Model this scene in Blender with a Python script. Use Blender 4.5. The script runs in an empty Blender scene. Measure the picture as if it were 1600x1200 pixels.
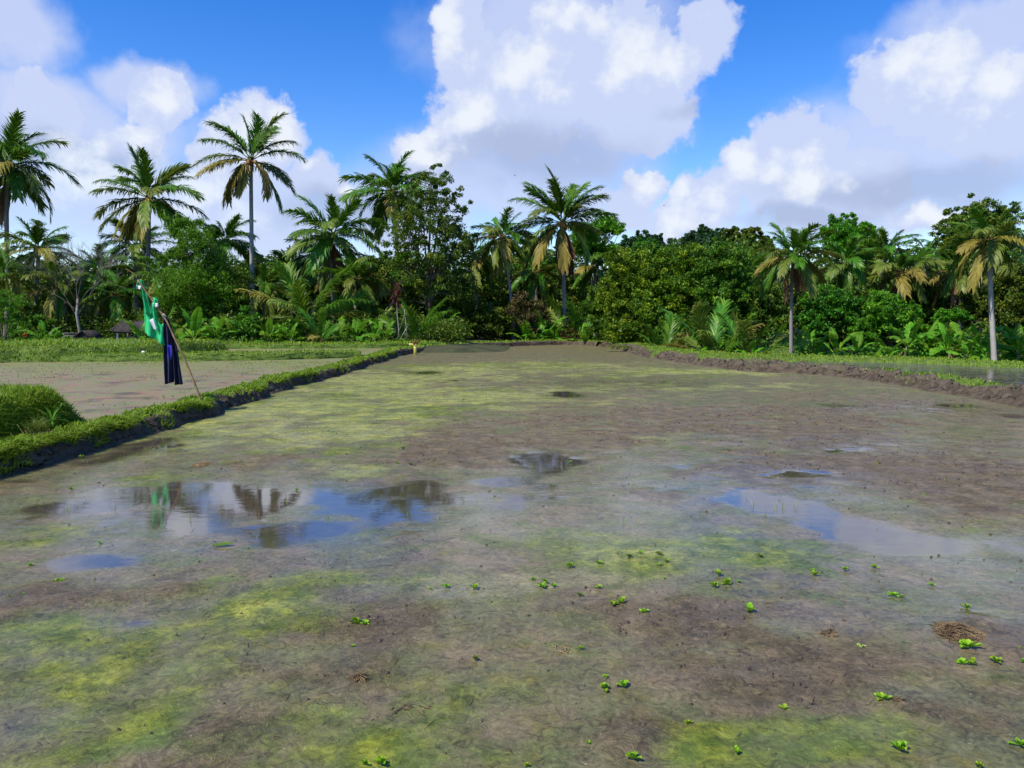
import bpy, math, random
import numpy as np
from mathutils import Vector

random.seed(11)
RNG = np.random.default_rng(11)
scene = bpy.context.scene
COL = scene.collection
R = math.radians


# ------------------------------------------------------------------ helpers
class MB:
    """collects vertices and polygons, then links them as ONE mesh object"""
    def __init__(self):
        self.v, self.f, self.var, self.mi, self.n = [], [], [], [], 0

    def add(self, verts, faces, var=0.5, mat=0):
        verts = np.asarray(verts, dtype=np.float32).reshape(-1, 3)
        if not isinstance(faces, (list, tuple)) or (len(faces) and not isinstance(faces[0], np.ndarray)):
            faces = [np.asarray(faces, dtype=np.int64)]
        for f in faces:
            f = np.asarray(f, dtype=np.int64)
            if f.ndim == 1:
                f = f[None, :]
            self.f.append(f + self.n)
            self.mi.append(np.full(len(f), mat, dtype=np.int32))
        self.v.append(verts)
        self.var.append(np.broadcast_to(np.asarray(var, dtype=np.float32), (len(verts),)).copy())
        self.n += len(verts)

    def mesh(self, name, mats, smooth=False, attrs=None):
        me = bpy.data.meshes.new(name)
        V = np.concatenate(self.v)
        loops = np.concatenate([f.ravel() for f in self.f]).astype(np.int32)
        tot = np.concatenate([np.full(len(f), f.shape[1], dtype=np.int32) for f in self.f])
        start = np.concatenate([[0], np.cumsum(tot)[:-1]]).astype(np.int32)
        me.vertices.add(len(V)); me.vertices.foreach_set('co', V.ravel())
        me.loops.add(len(loops)); me.loops.foreach_set('vertex_index', loops)
        me.polygons.add(len(tot)); me.polygons.foreach_set('loop_start', start)
        me.polygons.foreach_set('loop_total', tot)
        me.polygons.foreach_set('material_index', np.concatenate(self.mi))
        a = me.attributes.new('var', 'FLOAT', 'POINT'); a.data.foreach_set('value', np.concatenate(self.var))
        if attrs:
            for k, arr in attrs.items():
                a = me.attributes.new(k, 'FLOAT', 'POINT'); a.data.foreach_set('value', arr.astype(np.float32))
        for m in (mats if isinstance(mats, (list, tuple)) else [mats]):
            me.materials.append(m)
        if smooth:
            me.polygons.foreach_set('use_smooth', np.ones(len(tot), dtype=bool))
        me.update(calc_edges=True)
        return me

    def build(self, name, mats, parent=None, smooth=False, attrs=None, loc=None):
        return link(name, self.mesh(name, mats, smooth, attrs), parent, loc)


def link(name, me, parent=None, loc=None):
    o = bpy.data.objects.new(name, me)
    COL.objects.link(o)
    if parent is not None:
        o.parent = parent
    if loc is not None:
        o.location = loc
    return o


def tag(o, label=None, cat=None, group=None, kind=None):
    if label: o['label'] = label
    if cat: o['category'] = cat
    if group: o['group'] = group
    if kind: o['kind'] = kind
    return o


def thing(name, loc, label, cat, group=None):
    o = bpy.data.objects.new(name, None)
    COL.objects.link(o)
    o.location = loc
    o.empty_display_size = 0.2
    return tag(o, label, cat, group)


def unit(a):
    a = np.asarray(a, dtype=float)
    return a / np.maximum(np.linalg.norm(a, axis=-1, keepdims=True), 1e-9)


def tube(mb, pts, rad, sides=8, var=0.5, mat=0, caps=True):
    pts = np.asarray(pts, dtype=float); n = len(pts)
    rad = np.broadcast_to(np.asarray(rad, dtype=float), (n,))
    t = unit(np.gradient(pts, axis=0))
    ref = np.array([0.0, 1.0, 0.0]) if abs(t[:, 1]).mean() < 0.8 else np.array([1.0, 0, 0])
    a = unit(np.cross(t, ref)); b = np.cross(t, a)
    ang = np.linspace(0, 2 * np.pi, sides, endpoint=False)
    ring = a[:, None, :] * np.cos(ang)[None, :, None] + b[:, None, :] * np.sin(ang)[None, :, None]
    v = (pts[:, None, :] + ring * rad[:, None, None]).reshape(-1, 3)
    i = np.arange(n - 1)[:, None] * sides; j = np.arange(sides)[None, :]
    q = np.stack([i + j, i + (j + 1) % sides, i + sides + (j + 1) % sides, i + sides + j], -1).reshape(-1, 4)
    fs = [q]
    if caps:
        fs += [np.arange(sides)[::-1].reshape(1, -1), (np.arange(sides) + (n - 1) * sides).reshape(1, -1)]
    mb.add(v, fs, var, mat)


def box(mb, c, s, rz=0.0, var=0.5, mat=0, taper=1.0):
    x, y, z = s[0] / 2, s[1] / 2, s[2] / 2
    v = np.array([[-x, -y, -z], [x, -y, -z], [x, y, -z], [-x, y, -z],
                  [-x * taper, -y * taper, z], [x * taper, -y * taper, z], [x * taper, y * taper, z], [-x * taper, y * taper, z]])
    ca, sa = math.cos(rz), math.sin(rz)
    v = v @ np.array([[ca, sa, 0], [-sa, ca, 0], [0, 0, 1]]) + np.array(c)
    mb.add(v, np.array([[3, 2, 1, 0], [4, 5, 6, 7], [0, 1, 5, 4], [1, 2, 6, 5], [2, 3, 7, 6], [3, 0, 4, 7]]), var, mat)


def grid_faces(nu, nv):
    i = np.arange(nu - 1)[:, None] * nv; j = np.arange(nv - 1)[None, :]
    return np.stack([i + j, i + nv + j, i + nv + j + 1, i + j + 1], -1).reshape(-1, 4)


def vnoise(x, y, seed=0):
    """smooth value noise on a hashed lattice, 0..1"""
    xi = np.floor(x).astype(np.int64); yi = np.floor(y).astype(np.int64)
    fx = x - xi; fy = y - yi
    fx = fx * fx * (3 - 2 * fx); fy = fy * fy * (3 - 2 * fy)
    def h(a, b):
        n = (a * 374761393 + b * 668265263 + seed * 974634777) & 0xffffffff
        n = ((n ^ (n >> 13)) * 1274126177) & 0xffffffff
        return ((n ^ (n >> 16)) & 0xffff) / 65535.0
    return (h(xi, yi) * (1 - fx) + h(xi + 1, yi) * fx) * (1 - fy) + (h(xi, yi + 1) * (1 - fx) + h(xi + 1, yi + 1) * fx) * fy


def fbm(x, y, seed=0, octaves=4):
    s, a, tot = 0, 0.5, 0
    for k in range(octaves):
        s = s + a * vnoise(x * 2 ** k + 13.7 * k, y * 2 ** k - 7.1 * k, seed + k); tot += a; a *= 0.5
    return s / tot


def sstep(a, b, x):
    t = np.clip((x - a) / (b - a), 0, 1)
    return t * t * (3 - 2 * t)


def catmull(pts, step):
    """resample a polyline smoothly at about the given step"""
    p = np.asarray(pts, dtype=float)
    P = np.vstack([2 * p[0] - p[1], p, 2 * p[-1] - p[-2]])
    out = []
    for i in range(1, len(P) - 2):
        n = max(2, int(np.linalg.norm(P[i + 1] - P[i]) / step))
        t = np.linspace(0, 1, n, endpoint=False)[:, None]
        a, b, c, d = P[i - 1], P[i], P[i + 1], P[i + 2]
        out.append(0.5 * (2 * b + (c - a) * t + (2 * a - 5 * b + 4 * c - d) * t ** 2 + (3 * b - a - 3 * c + d) * t ** 3))
    out.append(p[-1:])
    return np.vstack(out)


def inside(poly, x, y):
    poly = np.asarray(poly); r = np.zeros(x.shape, dtype=bool); n = len(poly); j = n - 1
    for i in range(n):
        xi, yi = poly[i]; xj, yj = poly[j]
        c = ((yi > y) != (yj > y)) & (x < (xj - xi) * (y - yi) / ((yj - yi) if yj != yi else 1e-9) + xi)
        r ^= c; j = i
    return r


# ------------------------------------------------------------------ materials
class NT:
    def __init__(self, tree):
        self.t = tree; tree.nodes.clear()

    def n(self, kind, **kw):
        nd = self.t.nodes.new(kind)
        for k, v in kw.items():
            if k.startswith('i_'):
                nd.inputs[k[2:].replace('_', ' ')].default_value = v
            else:
                setattr(nd, k, v)
        return nd

    def l(self, a, b):
        self.t.links.new(a, b)

    def put(self, sock, v):
        if isinstance(v, bpy.types.NodeSocket): self.l(v, sock)
        else: sock.default_value = v

    def math(self, op, a, b=None, clamp=False):
        nd = self.n('ShaderNodeMath', operation=op, use_clamp=clamp)
        self.put(nd.inputs[0], a)
        if b is not None: self.put(nd.inputs[1], b)
        return nd.outputs[0]

    def mix(self, f, a, b):
        nd = self.n('ShaderNodeMix', data_type='RGBA')
        self.put(nd.inputs['Factor'], f)
        for s, v in ((nd.inputs[6], a), (nd.inputs[7], b)):
            self.put(s, v if isinstance(v, bpy.types.NodeSocket) else (*v, 1.0))
        return nd.outputs[2]

    def lerp(self, f, a, b):
        nd = self.n('ShaderNodeMix', data_type='FLOAT')
        self.put(nd.inputs[0], f); self.put(nd.inputs[2], a); self.put(nd.inputs[3], b)
        return nd.outputs[0]

    def rng(self, x, a, b, c=0.0, d=1.0, smooth=True):
        nd = self.n('ShaderNodeMapRange', interpolation_type='SMOOTHSTEP' if smooth else 'LINEAR')
        self.put(nd.inputs['Value'], x)
        for k, v in zip(('From Min', 'From Max', 'To Min', 'To Max'), (a, b, c, d)): nd.inputs[k].default_value = v
        return nd.outputs[0]

    def noise(self, vec, scale, detail=4.0, rough=0.55, out='Fac', dist=0.0):
        nd = self.n('ShaderNodeTexNoise')
        nd.inputs['Scale'].default_value = scale; nd.inputs['Detail'].default_value = detail
        nd.inputs['Roughness'].default_value = rough; nd.inputs['Distortion'].default_value = dist
        if vec is not None: self.l(vec, nd.inputs['Vector'])
        return nd.outputs[out]

    def attr(self, name):
        return self.n('ShaderNodeAttribute', attribute_name=name).outputs['Fac']


def new_mat(name):
    m = bpy.data.materials.new(name); m.use_nodes = True
    return m, NT(m.node_tree)


def leaf_mat(name, cols, transl=0.3, rough=0.5, spec=0.4, hue=0.15):
    """leaf: colour runs through cols by the per-leaf value, with a little difference from plant to plant"""
    m, t = new_mat(name)
    v = t.attr('var')
    info = t.n('ShaderNodeObjectInfo')
    ramp = t.n('ShaderNodeValToRGB')
    while len(ramp.color_ramp.elements) < len(cols): ramp.color_ramp.elements.new(0.5)
    for k, (e, c) in enumerate(zip(ramp.color_ramp.elements, cols)):
        e.position = k / (len(cols) - 1); e.color = (*c, 1)
    t.l(v, ramp.inputs[0])
    hs = t.n('ShaderNodeHueSaturation')
    t.l(ramp.outputs[0], hs.inputs['Color'])
    t.l(t.rng(info.outputs['Random'], 0, 1, 0.5 - 0.1 * hue, 0.5 + 0.1 * hue, False), hs.inputs['Hue'])
    t.l(t.rng(info.outputs['Random'], 0, 1, 1 - hue, 1 + hue, False), hs.inputs['Value'])
    b = t.n('ShaderNodeBsdfPrincipled'); b.inputs['Roughness'].default_value = rough
    b.inputs['Specular IOR Level'].default_value = spec
    t.l(hs.outputs[0], b.inputs['Base Color'])
    tr = t.n('ShaderNodeBsdfTranslucent')
    t.l(t.mix(0.25, hs.outputs[0], (0.30, 0.42, 0.04)), tr.inputs['Color'])
    mx = t.n('ShaderNodeMixShader'); mx.inputs[0].default_value = transl
    t.l(b.outputs[0], mx.inputs[1]); t.l(tr.outputs[0], mx.inputs[2])
    o = t.n('ShaderNodeOutputMaterial'); t.l(mx.outputs[0], o.inputs[0])
    return m


def rough_mat(name, a, b, scale=6.0, bump=0.3, rough=0.85, c=None, spec=0.25, detail=6):
    """matt natural surface mottled between two or three colours"""
    m, t = new_mat(name)
    co = t.n('ShaderNodeTexCoord').outputs['Object']
    n1 = t.noise(co, scale, detail, 0.6)
    colr = t.mix(t.rng(n1, 0.35, 0.65), a, b)
    if c is not None:
        colr = t.mix(t.rng(t.noise(co, scale * 3.3, 4), 0.55, 0.7), colr, c)
    p = t.n('ShaderNodeBsdfPrincipled'); p.inputs['Roughness'].default_value = rough
    p.inputs['Specular IOR Level'].default_value = spec
    t.l(colr, p.inputs['Base Color'])
    bp = t.n('ShaderNodeBump'); bp.inputs['Strength'].default_value = bump; bp.inputs['Distance'].default_value = 0.05
    t.l(t.noise(co, scale * 4, 6, 0.65), bp.inputs['Height']); t.l(bp.outputs[0], p.inputs['Normal'])
    o = t.n('ShaderNodeOutputMaterial'); t.l(p.outputs[0], o.inputs[0])
    return m


def trunk_mat(name, a, b, rings=9.0):
    """palm bark: pale and dark leaf-scar rings with blotches"""
    m, t = new_mat(name)
    co = t.n('ShaderNodeTexCoord').outputs['Object']
    w = t.n('ShaderNodeTexWave', bands_direction='Z'); w.inputs['Scale'].default_value = rings
    w.inputs['Distortion'].default_value = 3.0; w.inputs['Detail'].default_value = 2.0
    t.l(co, w.inputs['Vector'])
    f = t.math('ADD', t.math('MULTIPLY', w.outputs['Fac'], 0.4), t.math('MULTIPLY', t.noise(co, 2.5, 5), 0.6))
    p = t.n('ShaderNodeBsdfPrincipled'); p.inputs['Roughness'].default_value = 0.85
    t.l(t.mix(t.rng(f, 0.3, 0.7), a, b), p.inputs['Base Color'])
    bp = t.n('ShaderNodeBump'); bp.inputs['Strength'].default_value = 0.5; bp.inputs['Distance'].default_value = 0.03
    t.l(f, bp.inputs['Height']); t.l(bp.outputs[0], p.inputs['Normal'])
    o = t.n('ShaderNodeOutputMaterial'); t.l(p.outputs[0], o.inputs[0])
    return m


M = {}
M['frond_green'] = leaf_mat('frond_green', [(0.030, 0.108, 0.008), (0.063, 0.189, 0.011), (0.171, 0.280, 0.019)], 0.33, 0.42, 0.28)
M['frond_olive'] = leaf_mat('frond_olive', [(0.061, 0.126, 0.016), (0.133, 0.199, 0.025), (0.255, 0.265, 0.045)], 0.33, 0.45, 0.28)
M['frond_gold'] = leaf_mat('frond_gold', [(0.143, 0.134, 0.021), (0.265, 0.223, 0.038), (0.367, 0.301, 0.071)], 0.33, 0.5, 0.25)
M['frond_dead'] = leaf_mat('frond_dead', [(0.090, 0.045, 0.022), (0.160, 0.080, 0.038), (0.220, 0.130, 0.070)], 0.15, 0.7, 0.2)
M['frond_orange'] = leaf_mat('frond_orange', [(0.200, 0.070, 0.020), (0.300, 0.115, 0.030), (0.360, 0.150, 0.050)], 0.2, 0.6, 0.2)
M['leaf_dark'] = leaf_mat('leaf_dark', [(0.029, 0.071, 0.007), (0.069, 0.128, 0.009), (0.210, 0.229, 0.020)], 0.25, 0.5, 0.25)
M['leaf_olive'] = leaf_mat('leaf_olive', [(0.032, 0.095, 0.005), (0.101, 0.210, 0.007), (0.291, 0.373, 0.017)], 0.3, 0.5, 0.22)
M['leaf_mid'] = leaf_mat('leaf_mid', [(0.024, 0.097, 0.007), (0.057, 0.184, 0.010), (0.155, 0.332, 0.016)], 0.32, 0.5, 0.25)
M['leaf_bright'] = leaf_mat('leaf_bright', [(0.033, 0.140, 0.006), (0.077, 0.281, 0.011), (0.202, 0.452, 0.016)], 0.36, 0.5, 0.25)
M['leaf_brown'] = leaf_mat('leaf_brown', [(0.035, 0.030, 0.008), (0.075, 0.055, 0.014), (0.120, 0.100, 0.024)], 0.2, 0.6, 0.3)
M['leaf_red'] = leaf_mat('leaf_red', [(0.055, 0.006, 0.010), (0.110, 0.010, 0.016), (0.200, 0.030, 0.030)], 0.25, 0.4, 0.5)
M['leaf_far'] = leaf_mat('leaf_far', [(0.015, 0.055, 0.019), (0.025, 0.085, 0.026), (0.044, 0.117, 0.033)], 0.2, 0.55, 0.3)
M['banana_leaf'] = leaf_mat('banana_leaf', [(0.040, 0.150, 0.008), (0.095, 0.270, 0.012), (0.220, 0.420, 0.022)], 0.38, 0.48, 0.2)
M['banana_dry'] = leaf_mat('banana_dry', [(0.160, 0.080, 0.030), (0.240, 0.140, 0.050), (0.30, 0.20, 0.08)], 0.2, 0.7, 0.2)
M['grass'] = leaf_mat('grass', [(0.075, 0.165, 0.008), (0.185, 0.310, 0.012), (0.370, 0.420, 0.035)], 0.3, 0.5, 0.3, 0.0)
M['lettuce'] = leaf_mat('lettuce', [(0.065, 0.180, 0.008), (0.210, 0.390, 0.015), (0.400, 0.510, 0.035)], 0.3, 0.5, 0.3, 0.2)
M['lettuce_pale'] = leaf_mat('lettuce_pale', [(0.22, 0.30, 0.05), (0.35, 0.45, 0.10), (0.45, 0.50, 0.16)], 0.3, 0.5, 0.3, 0.1)
M['palm_bark'] = trunk_mat('palm_bark', (0.10, 0.085, 0.075), (0.30, 0.27, 0.24))
M['pale_bark'] = trunk_mat('pale_bark', (0.22, 0.20, 0.17), (0.45, 0.425, 0.38))
M['bark'] = rough_mat('bark', (0.07, 0.05, 0.035), (0.16, 0.125, 0.09), 3.0, 0.6)
M['grey_bark'] = rough_mat('grey_bark', (0.17, 0.15, 0.13), (0.34, 0.31, 0.28), 3.0, 0.5)
M['fibre'] = rough_mat('fibre', (0.085, 0.045, 0.022), (0.20, 0.11, 0.055), 9.0, 0.6)
M['coconut'] = rough_mat('coconut', (0.19, 0.085, 0.020), (0.33, 0.16, 0.035), 4.0, 0.1, 0.5)
M['stem_green'] = rough_mat('stem_green', (0.10, 0.16, 0.04), (0.20, 0.19, 0.08), 4.0, 0.2, 0.6)
M['straw'] = rough_mat('straw', (0.085, 0.055, 0.030), (0.23, 0.165, 0.090), 12.0, 0.4)
M['thatch'] = rough_mat('thatch', (0.022, 0.019, 0.018), (0.055, 0.046, 0.042), 8.0, 0.8)
M['old_wood'] = rough_mat('old_wood', (0.10, 0.085, 0.07), (0.24, 0.21, 0.18), 5.0, 0.4)
M['old_wall'] = rough_mat('old_wall', (0.09, 0.085, 0.07), (0.17, 0.16, 0.13), 3.0, 0.4)
M['bamboo'] = rough_mat('bamboo', (0.19, 0.115, 0.055), (0.33, 0.22, 0.11), 7.0, 0.2, 0.55)
M['bamboo_yellow'] = rough_mat('bamboo_yellow', (0.42, 0.36, 0.06), (0.60, 0.52, 0.12), 7.0, 0.15, 0.5)
M['white'] = rough_mat('white', (0.72, 0.72, 0.74), (0.80, 0.80, 0.80), 8.0, 0.1, 0.7)


def cloth_mat(name, a, b, rough=0.8):
    m, t = new_mat(name)
    co = t.n('ShaderNodeTexCoord').outputs['Object']
    p = t.n('ShaderNodeBsdfPrincipled'); p.inputs['Roughness'].default_value = rough
    p.inputs['Sheen Weight'].default_value = 0.15
    t.l(t.mix(t.rng(t.noise(co, 5.0, 4), 0.35, 0.65), a, b), p.inputs['Base Color'])
    bp = t.n('ShaderNodeBump'); bp.inputs['Strength'].default_value = 0.25; bp.inputs['Distance'].default_value = 0.01
    t.l(t.noise(co, 40.0, 3), bp.inputs['Height']); t.l(bp.outputs[0], p.inputs['Normal'])
    tr = t.n('ShaderNodeBsdfTranslucent'); tr.inputs['Color'].default_value = (*b, 1)
    mx = t.n('ShaderNodeMixShader'); mx.inputs[0].default_value = 0.18
    t.l(p.outputs[0], mx.inputs[1]); t.l(tr.outputs[0], mx.inputs[2])
    o = t.n('ShaderNodeOutputMaterial'); t.l(mx.outputs[0], o.inputs[0])
    return m


M['green_cloth'] = cloth_mat('green_cloth', (0.008, 0.42, 0.13), (0.015, 0.56, 0.20))
M['navy_cloth'] = cloth_mat('navy_cloth', (0.004, 0.005, 0.035), (0.008, 0.010, 0.060))
M['blue_cloth'] = cloth_mat('blue_cloth', (0.01, 0.012, 0.32), (0.012, 0.016, 0.45))
M['white_cloth'] = cloth_mat('white_cloth', (0.62, 0.63, 0.70), (0.74, 0.75, 0.80))

# ------------------------------------------------------------------ camera, sun, sky
cam = bpy.data.cameras.new('camera'); co_ = bpy.data.objects.new('camera', cam); COL.objects.link(co_)
cam.sensor_width = 36.0; cam.lens = 36.0 * 1209.0 / 1600.0; cam.clip_end = 6000.0; cam.clip_start = 0.05
co_.location = (0, 0, 1.6); co_.rotation_euler = (R(90) - math.atan(102 / 1209.0), 0, 0)
scene.camera = co_

SUN = Vector((-0.60, -0.50, 0.0)).normalized() * math.cos(R(52)) + Vector((0, 0, math.sin(R(52))))
sl = bpy.data.lights.new('sun', 'SUN'); so = bpy.data.objects.new('sun', sl); COL.objects.link(so)
sl.energy = 5.0; sl.angle = R(0.5); sl.color = (1.0, 0.925, 0.79)
so.rotation_euler = (-SUN).to_track_quat('-Z', 'Y').to_euler(); so.location = (-30, -20, 40)

w = bpy.data.worlds.new('World'); scene.world = w; w.use_nodes = True
t = NT(w.node_tree)
SKY = 0.10
sky = t.n('ShaderNodeTexSky', sky_type='NISHITA'); sky.sun_disc = False
sky.sun_elevation = R(52); sky.sun_rotation = math.atan2(SUN.x, SUN.y)
sky.altitude = 200.0; sky.air_density = 1.0; sky.dust_density = 0.2; sky.ozone_density = 2.0
hs = t.n('ShaderNodeHueSaturation'); hs.inputs['Saturation'].default_value = 1.45; hs.inputs['Value'].default_value = 1.6; hs.inputs['Hue'].default_value = 0.517
t.l(sky.outputs[0], hs.inputs['Color'])
# clouds stand in the sky by compass bearing (from north = +Y) and height above the horizon, in radians
dirv = t.n('ShaderNodeTexCoord').outputs['Generated']
sep = t.n('ShaderNodeSeparateXYZ'); t.l(dirv, sep.inputs[0])
az = t.math('ARCTAN2', sep.outputs[0], sep.outputs[1])
el = t.math('ARCSINE', sep.outputs[2])
cmb = t.n('ShaderNodeCombineXYZ'); t.l(az, cmb.inputs[0]); t.l(el, cmb.inputs[1])
ae = cmb.outputs[0]
wn = t.n('ShaderNodeTexNoise'); wn.inputs['Scale'].default_value = 11.0; wn.inputs['Detail'].default_value = 5.0; wn.inputs['Roughness'].default_value = 0.55
t.l(ae, wn.inputs['Vector'])
vs = t.n('ShaderNodeVectorMath', operation='SUBTRACT'); t.l(wn.outputs['Color'], vs.inputs[0]); vs.inputs[1].default_value = (0.5, 0.5, 0.5)
vm = t.n('ShaderNodeVectorMath', operation='SCALE'); t.l(vs.outputs[0], vm.inputs[0]); vm.inputs['Scale'].default_value = 0.085
va = t.n('ShaderNodeVectorMath', operation='ADD'); t.l(ae, va.inputs[0]); t.l(vm.outputs[0], va.inputs[1])


def blobs(coord, lst):
    """smooth union of ellipses: 1 in the middle, 0 at the rim, negative outside"""
    out = None
    for (a, e, rx, ry) in lst:
        s = t.n('ShaderNodeVectorMath', operation='SUBTRACT'); t.l(coord, s.inputs[0]); s.inputs[1].default_value = (a, e, 0)
        m_ = t.n('ShaderNodeVectorMath', operation='MULTIPLY'); t.l(s.outputs[0], m_.inputs[0]); m_.inputs[1].default_value = (1 / rx, 1 / ry, 0)
        ln = t.n('ShaderNodeVectorMath', operation='LENGTH'); t.l(m_.outputs[0], ln.inputs[0])
        v = t.math('SUBTRACT', 1.0, ln.outputs['Value'])
        if out is None: out = v
        else:
            sm = t.n('ShaderNodeMath', operation='SMOOTH_MAX'); t.l(out, sm.inputs[0]); t.l(v, sm.inputs[1]); sm.inputs[2].default_value = 0.15
            out = sm.outputs[0]
    return out


CLOUD_SOFT = [(-0.5627, 0.3051, 0.0611, 0.0595), (-0.4841, 0.1924, 0.1584, 0.0659), (-0.5434, 0.2281, 0.0852, 0.0425), (-0.4328, 0.2647, 0.0680, 0.0300), (-0.3868, 0.1256, 0.2433, 0.0843), (-0.2620, 0.1612, 0.0864, 0.0439), (0.0480, 0.3355, 0.1899, 0.0991),
              (0.0805, 0.2420, 0.1564, 0.0989), (-0.0324, 0.1822, 0.1901, 0.0744), (-0.1296, 0.1344, 0.1143, 0.0656), (0.1136, 0.1347, 0.0573, 0.0493), (0.4655, 0.1771, 0.1817, 0.0887), (0.3868, 0.1256, 0.1917, 0.0613), (0.5371, 0.2353, 0.0988, 0.0853),
              (0.5282, 0.2990, 0.1261, 0.0429), (0.2246, 0.1168, 0.1035, 0.0323), (-0.6544, 0.1880, 0.1520, 0.1313), (0.6793, 0.1844, 0.1703, 0.1287), (-0.8080, 0.1905, 0.1425, 0.0686), (0.8790, 0.1762, 0.1264, 0.0791)]
CLOUD_HARD = [(-0.5380, 0.2160, 0.0461, 0.0426), (-0.4167, 0.2499, 0.0448, 0.0363), (-0.4480, 0.2095, 0.0354, 0.0298), (-0.3237, 0.2128, 0.0550, 0.0486), (-0.2904, 0.2222, 0.0349, 0.0317), (-0.3425, 0.1864, 0.0454, 0.0467), (-0.2388, 0.1735, 0.0412, 0.0362), (-0.2122, 0.1555, 0.0280, 0.0323), (-0.1129, 0.2002, 0.0533, 0.0312), (-0.0524, 0.2425, 0.0413, 0.0661), (-0.0639, 0.3353, 0.0412, 0.0908),
              (0.0000, 0.2722, 0.0993, 0.0910), (0.1197, 0.3129, 0.1064, 0.0821), (0.2239, 0.3382, 0.0478, 0.0484), (0.1600, 0.2398, 0.0608, 0.0408), (0.1650, 0.1646, 0.0389, 0.0310), (0.1455, 0.1419, 0.0448, 0.0327), (0.2879, 0.1764, 0.0373, 0.0286), (0.2471, 0.1467, 0.0490, 0.0337), (0.2091, 0.1133, 0.0480, 0.0307),
              (0.3492, 0.2003, 0.0527, 0.0544), (0.4817, 0.2490, 0.0897, 0.0660), (0.5492, 0.2273, 0.0586, 0.0705), (0.3859, 0.1548, 0.1180, 0.0613), (0.4874, 0.1094, 0.0653, 0.0161)]
CLOUD_LIT = [(-0.4850, 0.1685, 0.0826, 0.0366), (-0.3861, 0.1475, 0.0811, 0.0306), (0.0161, 0.3009, 0.0496, 0.0331), (0.3501, 0.1715, 0.0452, 0.0311), (-0.4066, 0.2509, 0.0306, 0.0228), (-0.4478, 0.2163, 0.0212, 0.0224), (-0.3307, 0.2195, 0.0456, 0.0430), (-0.2902, 0.2294, 0.0233, 0.0277), (-0.2460, 0.1955, 0.0158, 0.0120), (0.1589, 0.3182, 0.0446, 0.0368), (0.0796, 0.3621, 0.0494, 0.0247), (-0.0523, 0.2609, 0.0330, 0.0496), (-0.1088, 0.2116, 0.0492, 0.0206),
             (0.1673, 0.1722, 0.0292, 0.0245), (0.2840, 0.1811, 0.0311, 0.0222), (0.2393, 0.1508, 0.0396, 0.0225), (0.4806, 0.2749, 0.0518, 0.0367), (0.5477, 0.2590, 0.0391, 0.0282), (0.4874, 0.1115, 0.0584, 0.0117), (0.2090, 0.1172, 0.0360, 0.0202), (-0.0797, 0.3554, 0.0247, 0.0495), (-0.1927, 0.1562, 0.0161, 0.0122)]
CLOUD_SHADE = [(-0.4720, 0.1765, 0.1043, 0.0265), (-0.1931, 0.1331, 0.0965, 0.0325), (-0.5517, 0.1755, 0.0780, 0.0282), (0.4731, 0.1488, 0.1598, 0.0331), (0.3517, 0.1162, 0.0903, 0.0194), (0.0405, 0.2051, 0.1652, 0.0413), (0.2525, 0.2461, 0.0788, 0.0160)]
fs = blobs(va.outputs[0], CLOUD_SOFT)
fh = blobs(va.outputs[0], CLOUD_HARD)
fl = blobs(va.outputs[0], CLOUD_LIT)
fg = blobs(va.outputs[0], CLOUD_SHADE)
n1 = t.noise(ae, 16.0, 7.0, 0.58)
n2 = t.noise(ae, 6.0, 5.0, 0.5)
off = t.n('ShaderNodeVectorMath', operation='ADD'); t.l(ae, off.inputs[0]); off.inputs[1].default_value = (-0.012, 0.016, 0)
n1b = t.noise(off.outputs[0], 16.0, 7.0, 0.58)
relief = t.math('MULTIPLY', t.math('SUBTRACT', n1, n1b), 2.2)
soft = t.rng(t.math('ADD', fs, t.math('MULTIPLY', t.math('SUBTRACT', n2, 0.5), 1.1)), -0.12, 0.55, 0.0, 0.88)
hard = t.rng(t.math('ADD', fh, t.math('MULTIPLY', t.math('SUBTRACT', n1, 0.5), 1.5)), -0.08, 0.20, 0.0, 0.97)
dens = t.math('MAXIMUM', soft, hard)
lit = t.rng(t.math('ADD', t.math('ADD', t.math('MAXIMUM', fl, -0.75), relief), t.math('MULTIPLY', t.math('SUBTRACT', n1, 0.5), 2.2)), -0.28, 1.05)
shd = t.rng(t.math('ADD', fg, t.math('MULTIPLY', t.math('SUBTRACT', n2, 0.5), 1.0)), -0.3, 0.7)
k = 1.0 / SKY
ccol = t.mix(shd, (0.47 * k, 0.535 * k, 0.735 * k), (0.345 * k, 0.41 * k, 0.59 * k))
ccol = t.mix(lit, ccol, (0.68 * k, 0.715 * k, 0.77 * k))
bank_ = t.rng(t.math('ADD', el, t.math('MULTIPLY', t.math('SUBTRACT', n2, 0.5), 0.10)), 0.09, 0.02, 0.0, 0.6)   # far cloud bank along the horizon
final = t.mix(bank_, hs.outputs[0], (0.44 * k, 0.54 * k, 0.80 * k))
final = t.mix(dens, final, ccol)
bg = t.n('ShaderNodeBackground'); bg.inputs['Strength'].default_value = SKY
t.l(final, bg.inputs['Color'])
wo = t.n('ShaderNodeOutputWorld'); t.l(bg.outputs[0], wo.inputs[0])

scene.view_settings.view_transform = 'Standard'
scene.view_settings.look = 'None'
scene.view_settings.exposure = 0.36
scene.view_settings.gamma = 1.0
scene.cycles.max_bounces = 6; scene.cycles.diffuse_bounces = 3; scene.cycles.glossy_bounces = 3
scene.cycles.transmission_bounces = 4; scene.cycles.transparent_max_bounces = 8
scene.cycles.sample_clamp_indirect = 6.0


# ------------------------------------------------------------------ ground: one sheet to the horizon
def ground_height(x, y):
    hz = -0.85 + 1.1 * sstep(6, -3, x) * sstep(33, 38, y)
    hz = hz + (10.5 + 4.0 * sstep(-5, 40, x)) * sstep(72, 150, y)
    return hz + 0.12 * (fbm(x * 0.3, y * 0.3, 5) - 0.5)


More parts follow.
